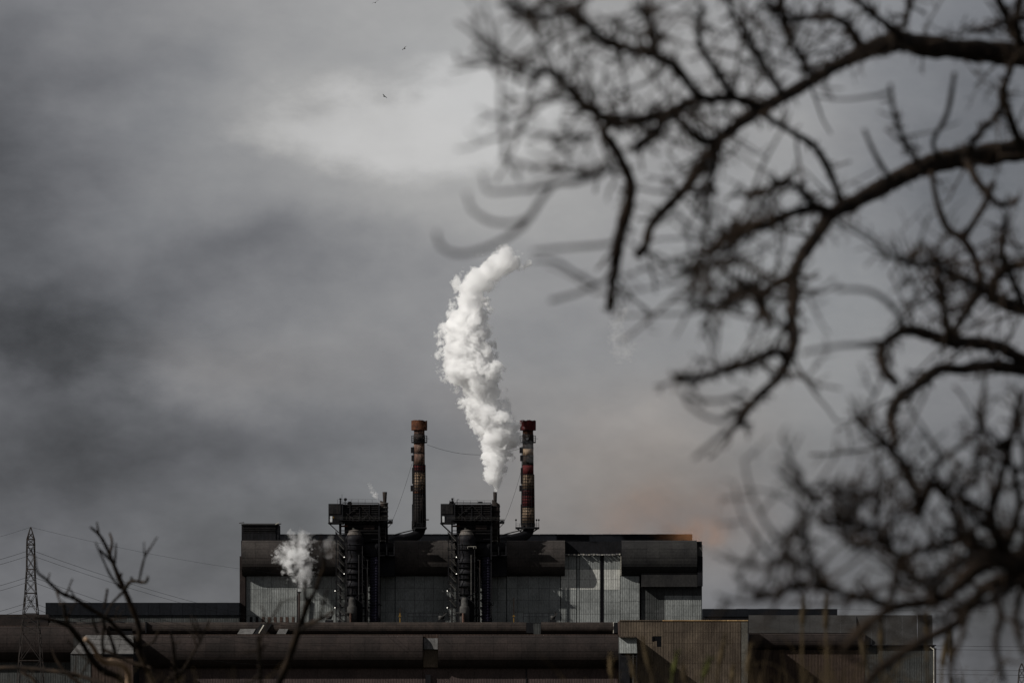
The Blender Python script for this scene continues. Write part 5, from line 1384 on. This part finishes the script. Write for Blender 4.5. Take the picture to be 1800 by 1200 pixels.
def smoke_mat(name, dens, col, n1, lo, hi, aniso=.15, soft=None, step=.25, rows=None, D=0, org=None, fray=1.0, top=1.0, wide=1.06):
    m = new_mat(name); t = m.node_tree
    geo = t.nodes.new('ShaderNodeNewGeometry'); pos = geo.outputs['Position']
    d = noise(t, pos, n1, 5.0, .6).ss(lo, hi)
    if soft:
        tcn = t.nodes.new('ShaderNodeTexCoord'); ox, oy, oz = sepxyz(t, tcn.outputs['Object'])
        rx, ry, rz = soft
        q = (ox / rx) * (ox / rx) + (oy / ry) * (oy / ry) + (oz / rz) * (oz / rz)
        fo = q.ss(0.0, 1.0, 1.0, 0.0); d = d * fo * fo
    if rows:
        k = D / F; rs = sorted(rows, reverse=True)
        z0, z1 = Z(rs[0][0], D), Z(rs[-1][0], D); xl, xr = min(X(r[1], D) for r in rs), max(X(r[2], D) for r in rs); hm = max((r[2] - r[1]) / 2 * k for r in rs)
        px, py, pz = sepxyz(t, pos); f = (pz - z0) / (z1 - z0); fc = f._m('MAXIMUM', 0.002)._m('MINIMUM', 0.998)
        def curve(vals):
            c = t.nodes.new('ShaderNodeFloatCurve'); cu = c.mapping.curves[0]
            pts = [((Z(r[0], D) - z0) / (z1 - z0), v) for r, v in zip(rs, vals)]
            cu.points[0].location = pts[0]; cu.points[1].location = pts[-1]
            for p in pts[1:-1]: cu.points.new(*p)
            c.mapping.update(); t.links.new(fc.k, c.inputs['Value']); return S(t, c.outputs[0])
        cx = curve([((X(r[1], D) + X(r[2], D)) / 2 - xl) / (xr - xl) for r in rs]) * (xr - xl) + xl
        hw = curve([(r[2] - r[1]) / 2 * k / hm for r in rs]) * hm
        dx = px - cx; dy = py - D; dz = (f - 1.0)._m('MAXIMUM', 0.0) * ((z1 - z0) * 1.3)
        qd = (dx * dx + dy * dy + dz * dz)._m('SQRT') / (hw * wide)
        def bil(sc_, det): return ((noise(t, pos, sc_, det, .55) * 4.4 - 2.2)._m('ABSOLUTE')._m('MINIMUM', 1.0))
        b = bil(n1 * .9, 1.0) * .75 + bil(n1 * 2.2, 2.0) * .5 + (noise(t, pos, n1 * 5.0, 4.0, .65) - .5) * .55 * fray
        e = (1.0 - qd) * 1.1 + (b - .52) * 1.05
        d = e.ss(.0, .22) * d * f.ss(.72, 1.0, 1.0, top)
    v = t.nodes.new('ShaderNodeVolumePrincipled')
    v.inputs['Color'].default_value = col + (1,); v.inputs['Anisotropy'].default_value = aniso
    t.links.new((d * dens).k, v.inputs['Density'])
    o = t.nodes.new('ShaderNodeOutputMaterial'); t.links.new(v.outputs[0], o.inputs['Volume'])
    if hasattr(m.cycles, 'volume_step_rate'): m.cycles.volume_step_rate = step
    return m


def steam(rows, D, h, mat, name, label, amp=.55, sc=.10, sub=3, seed=3, flat=1.0, cat='steam', jag=.3, grow_=.42):
    """rows = [(py, left, right)] outline in picture units -> billowing hull"""
    k = D / F; puffs = []; R = random.Random(seed)
    mat = smoke_mat(name + '_vapour', rows=rows, D=D, **mat)
    rows = sorted(rows)
    dense = []
    for (a, b) in zip(rows[:-1], rows[1:]):
        n = max(1, int((b[0] - a[0]) / 7))
        for q in range(n): dense.append([a[i] + (b[i] - a[i]) * q / n for i in range(3)])
    dense.append(rows[-1])
    for py, l, r in dense:
        hw = (r - l) / 2; cx = (l + r) / 2
        puffs.append((X(cx, D), D, Z(py, D), hw * .92 * k))
        for q in range(sub):
            s = R.uniform(-1, 1); rr = hw * R.uniform(.35, .6)
            puffs.append((X(cx + s * (hw - rr), D), D + R.uniform(-.6, .6) * hw * k * flat, Z(py + R.uniform(-5, 5), D), rr * k))
    P_ = np.array(puffs); pad = P_[:, 3].max() * .35 + 2 * h
    lo = (P_[:, :3] - P_[:, 3:]).min(0) - pad; hi = (P_[:, :3] + P_[:, 3:]).max(0) + pad
    n = np.ceil((hi - lo) / h).astype(int) + 1
    Fd = np.full(n, -1.0, np.float32)
    for x, y, z, r in puffs:
        c = np.array((x, y, z)); a = np.maximum(0, ((c - r * 1.9 - lo) / h).astype(int)); b = np.minimum(n, ((c + r * 1.9 - lo) / h).astype(int) + 2)
        g = np.stack(np.meshgrid(*[lo[i] + h * np.arange(a[i], b[i]) for i in range(3)], indexing='ij'), -1) - c
        d = 1 - np.sqrt((g ** 2).sum(-1)) / r
        s = Fd[a[0]:b[0], a[1]:b[1], a[2]:b[2]]; np.maximum(s, d, out=s)
    near = (Fd > -.95)
    ii = np.argwhere(near); pts = (lo + ii * h).astype(np.float32)
    nz_ = np.zeros(len(pts), np.float32); a_, s_ = 1.0, sc
    wp_ = pts + np.stack([vnoise(pts, sc * .8, seed + 20 + i_) for i_ in range(3)], -1) * (.35 / sc)
    for o_ in range(5):
        nz_ += a_ * (np.abs(vnoise(wp_, s_, seed + o_)) * 2 - .62); a_ *= .66; s_ *= 2.1
    nz_ += jag * vnoise(pts, sc * .5, seed + 9)
    Fd[near] += amp * nz_
    Fd[0] = Fd[-1] = -2; Fd[:, 0] = Fd[:, -1] = -2; Fd[:, :, 0] = Fd[:, :, -1] = -2
    vs, fs = surface_nets(Fd + grow_, lo, h)
    c = Vector((X((rows[-1][1] + rows[-1][2]) / 2, D), D, Z(rows[-1][0], D)))
    me = bpy.data.meshes.new(name); me.from_pydata((vs - np.array(c)).tolist(), [], fs.tolist()); me.materials.append(mat); me.update()
    o = bpy.data.objects.new(name, me); COL.objects.link(o); o.location = c
    return tag(o, label, cat)


M['steam_thick'] = dict(dens=.75, col=(1, 1, 1), n1=.115, lo=.22, hi=.5, top=.5, fray=.75)
M['steam_mid'] = dict(dens=.46, col=(1, 1, 1), n1=.28, lo=.42, hi=.64, fray=1.4, top=.35, wide=1.35)
M['steam_thin'] = dict(dens=.06, col=(1, 1, 1), n1=.22, lo=.36, hi=.66, fray=1.3)
rows = [(862, 868, 876), (856, 866, 880), (848, 858, 884), (835, 851, 890), (820, 846, 894), (805, 846, 902), (790, 845, 907), (770, 840, 913), (750, 827, 911), (735, 820, 906), (710, 813, 884), (690, 811, 884), (670, 794, 878),
        (650, 774, 874), (630, 772, 873), (610, 775, 866), (590, 777, 864), (570, 775, 855), (555, 784, 854), (540, 800, 857), (520, 798, 857), (500, 800, 866), (488, 810, 884), (478, 820, 902), (469, 836, 918), (461, 858, 916)]
steam(rows, 1689.5, .5, M['steam_thick'], 'steam_plume', 'tall thick white steam plume rising from the right process tower')
steam([(1036, 521, 533), (1024, 517, 545), (1010, 512, 551), (996, 500, 550), (985, 487, 548), (972, 486, 545), (960, 497, 543), (950, 506, 548), (944, 512, 545)], 1692, .36, M['steam_mid'], 'steam_cloud',
      'broken white steam cloud in front of the left hood', amp=.75, sc=.24, seed=21)
steam([(878, 662, 669), (870, 655, 666), (860, 649, 660), (852, 646, 654)], 1689.5, .22, M['steam_mid'], 'steam_wisp', 'small white wisp of steam beside the left flue', amp=.6, sc=.3, seed=31)
steam([(770, 905, 922), (778, 902, 938), (786, 908, 950), (790, 925, 948)], 1690, .3, M['steam_thin'], 'steam_wisp', 'thin steam drifting across the top of the right chimney', amp=.7, sc=.2, seed=41)
steam([(945, 575, 590), (955, 562, 592), (965, 566, 590)], 1687, .3, M['steam_thin'], 'steam_wisp', 'faint wisp of steam left of the left stair tower', amp=.7, sc=.22, seed=51)
steam([(610, 1075, 1115), (590, 1066, 1112), (570, 1068, 1100), (545, 1080, 1110)], 1679, .6, M['steam_thin'], 'steam_wisp', 'faint detached puff of vapour under the hanging branch tip', amp=.75, sc=.13, seed=61)


def soft_cloud(px, py, D, r, mat_args, name, label, cat):
    c = P(px, py, D); n, mrows = 24, 14
    mb = MB()
    for i in range(mrows + 1):
        a = math.pi * i / mrows
        for j in range(n):
            b = 2 * math.pi * j / n; mb.v.append((c.x + r[0] * math.sin(a) * math.cos(b), c.y + r[1] * math.sin(a) * math.sin(b), c.z + r[2] * math.cos(a)))
    for i in range(mrows):
        for j in range(n): mb.f.append([i * n + j, (i + 1) * n + j, (i + 1) * n + (j + 1) % n, i * n + (j + 1) % n]); mb.m.append(0)
    m = smoke_mat(name + '_air', soft=r, **mat_args)
    o = mb.build(name, m, None, loc=c); return tag(o, label, cat)


soft_cloud(1190, 912, 1738, (58, 18, 32), dict(dens=.026, col=(.97, .60, .42), n1=.035, lo=.2, hi=.8, step=.5), 'dust_cloud', 'wide faint orange-brown dust haze hanging over the right end of the hall roof', 'smoke')
soft_cloud(1220, 938, 1716, (24, 8, 12), dict(dens=.08, col=(1.0, .52, .26), n1=.06, lo=.2, hi=.8, step=.5), 'dust_puff', 'small brighter orange puff at the roof corner', 'smoke')
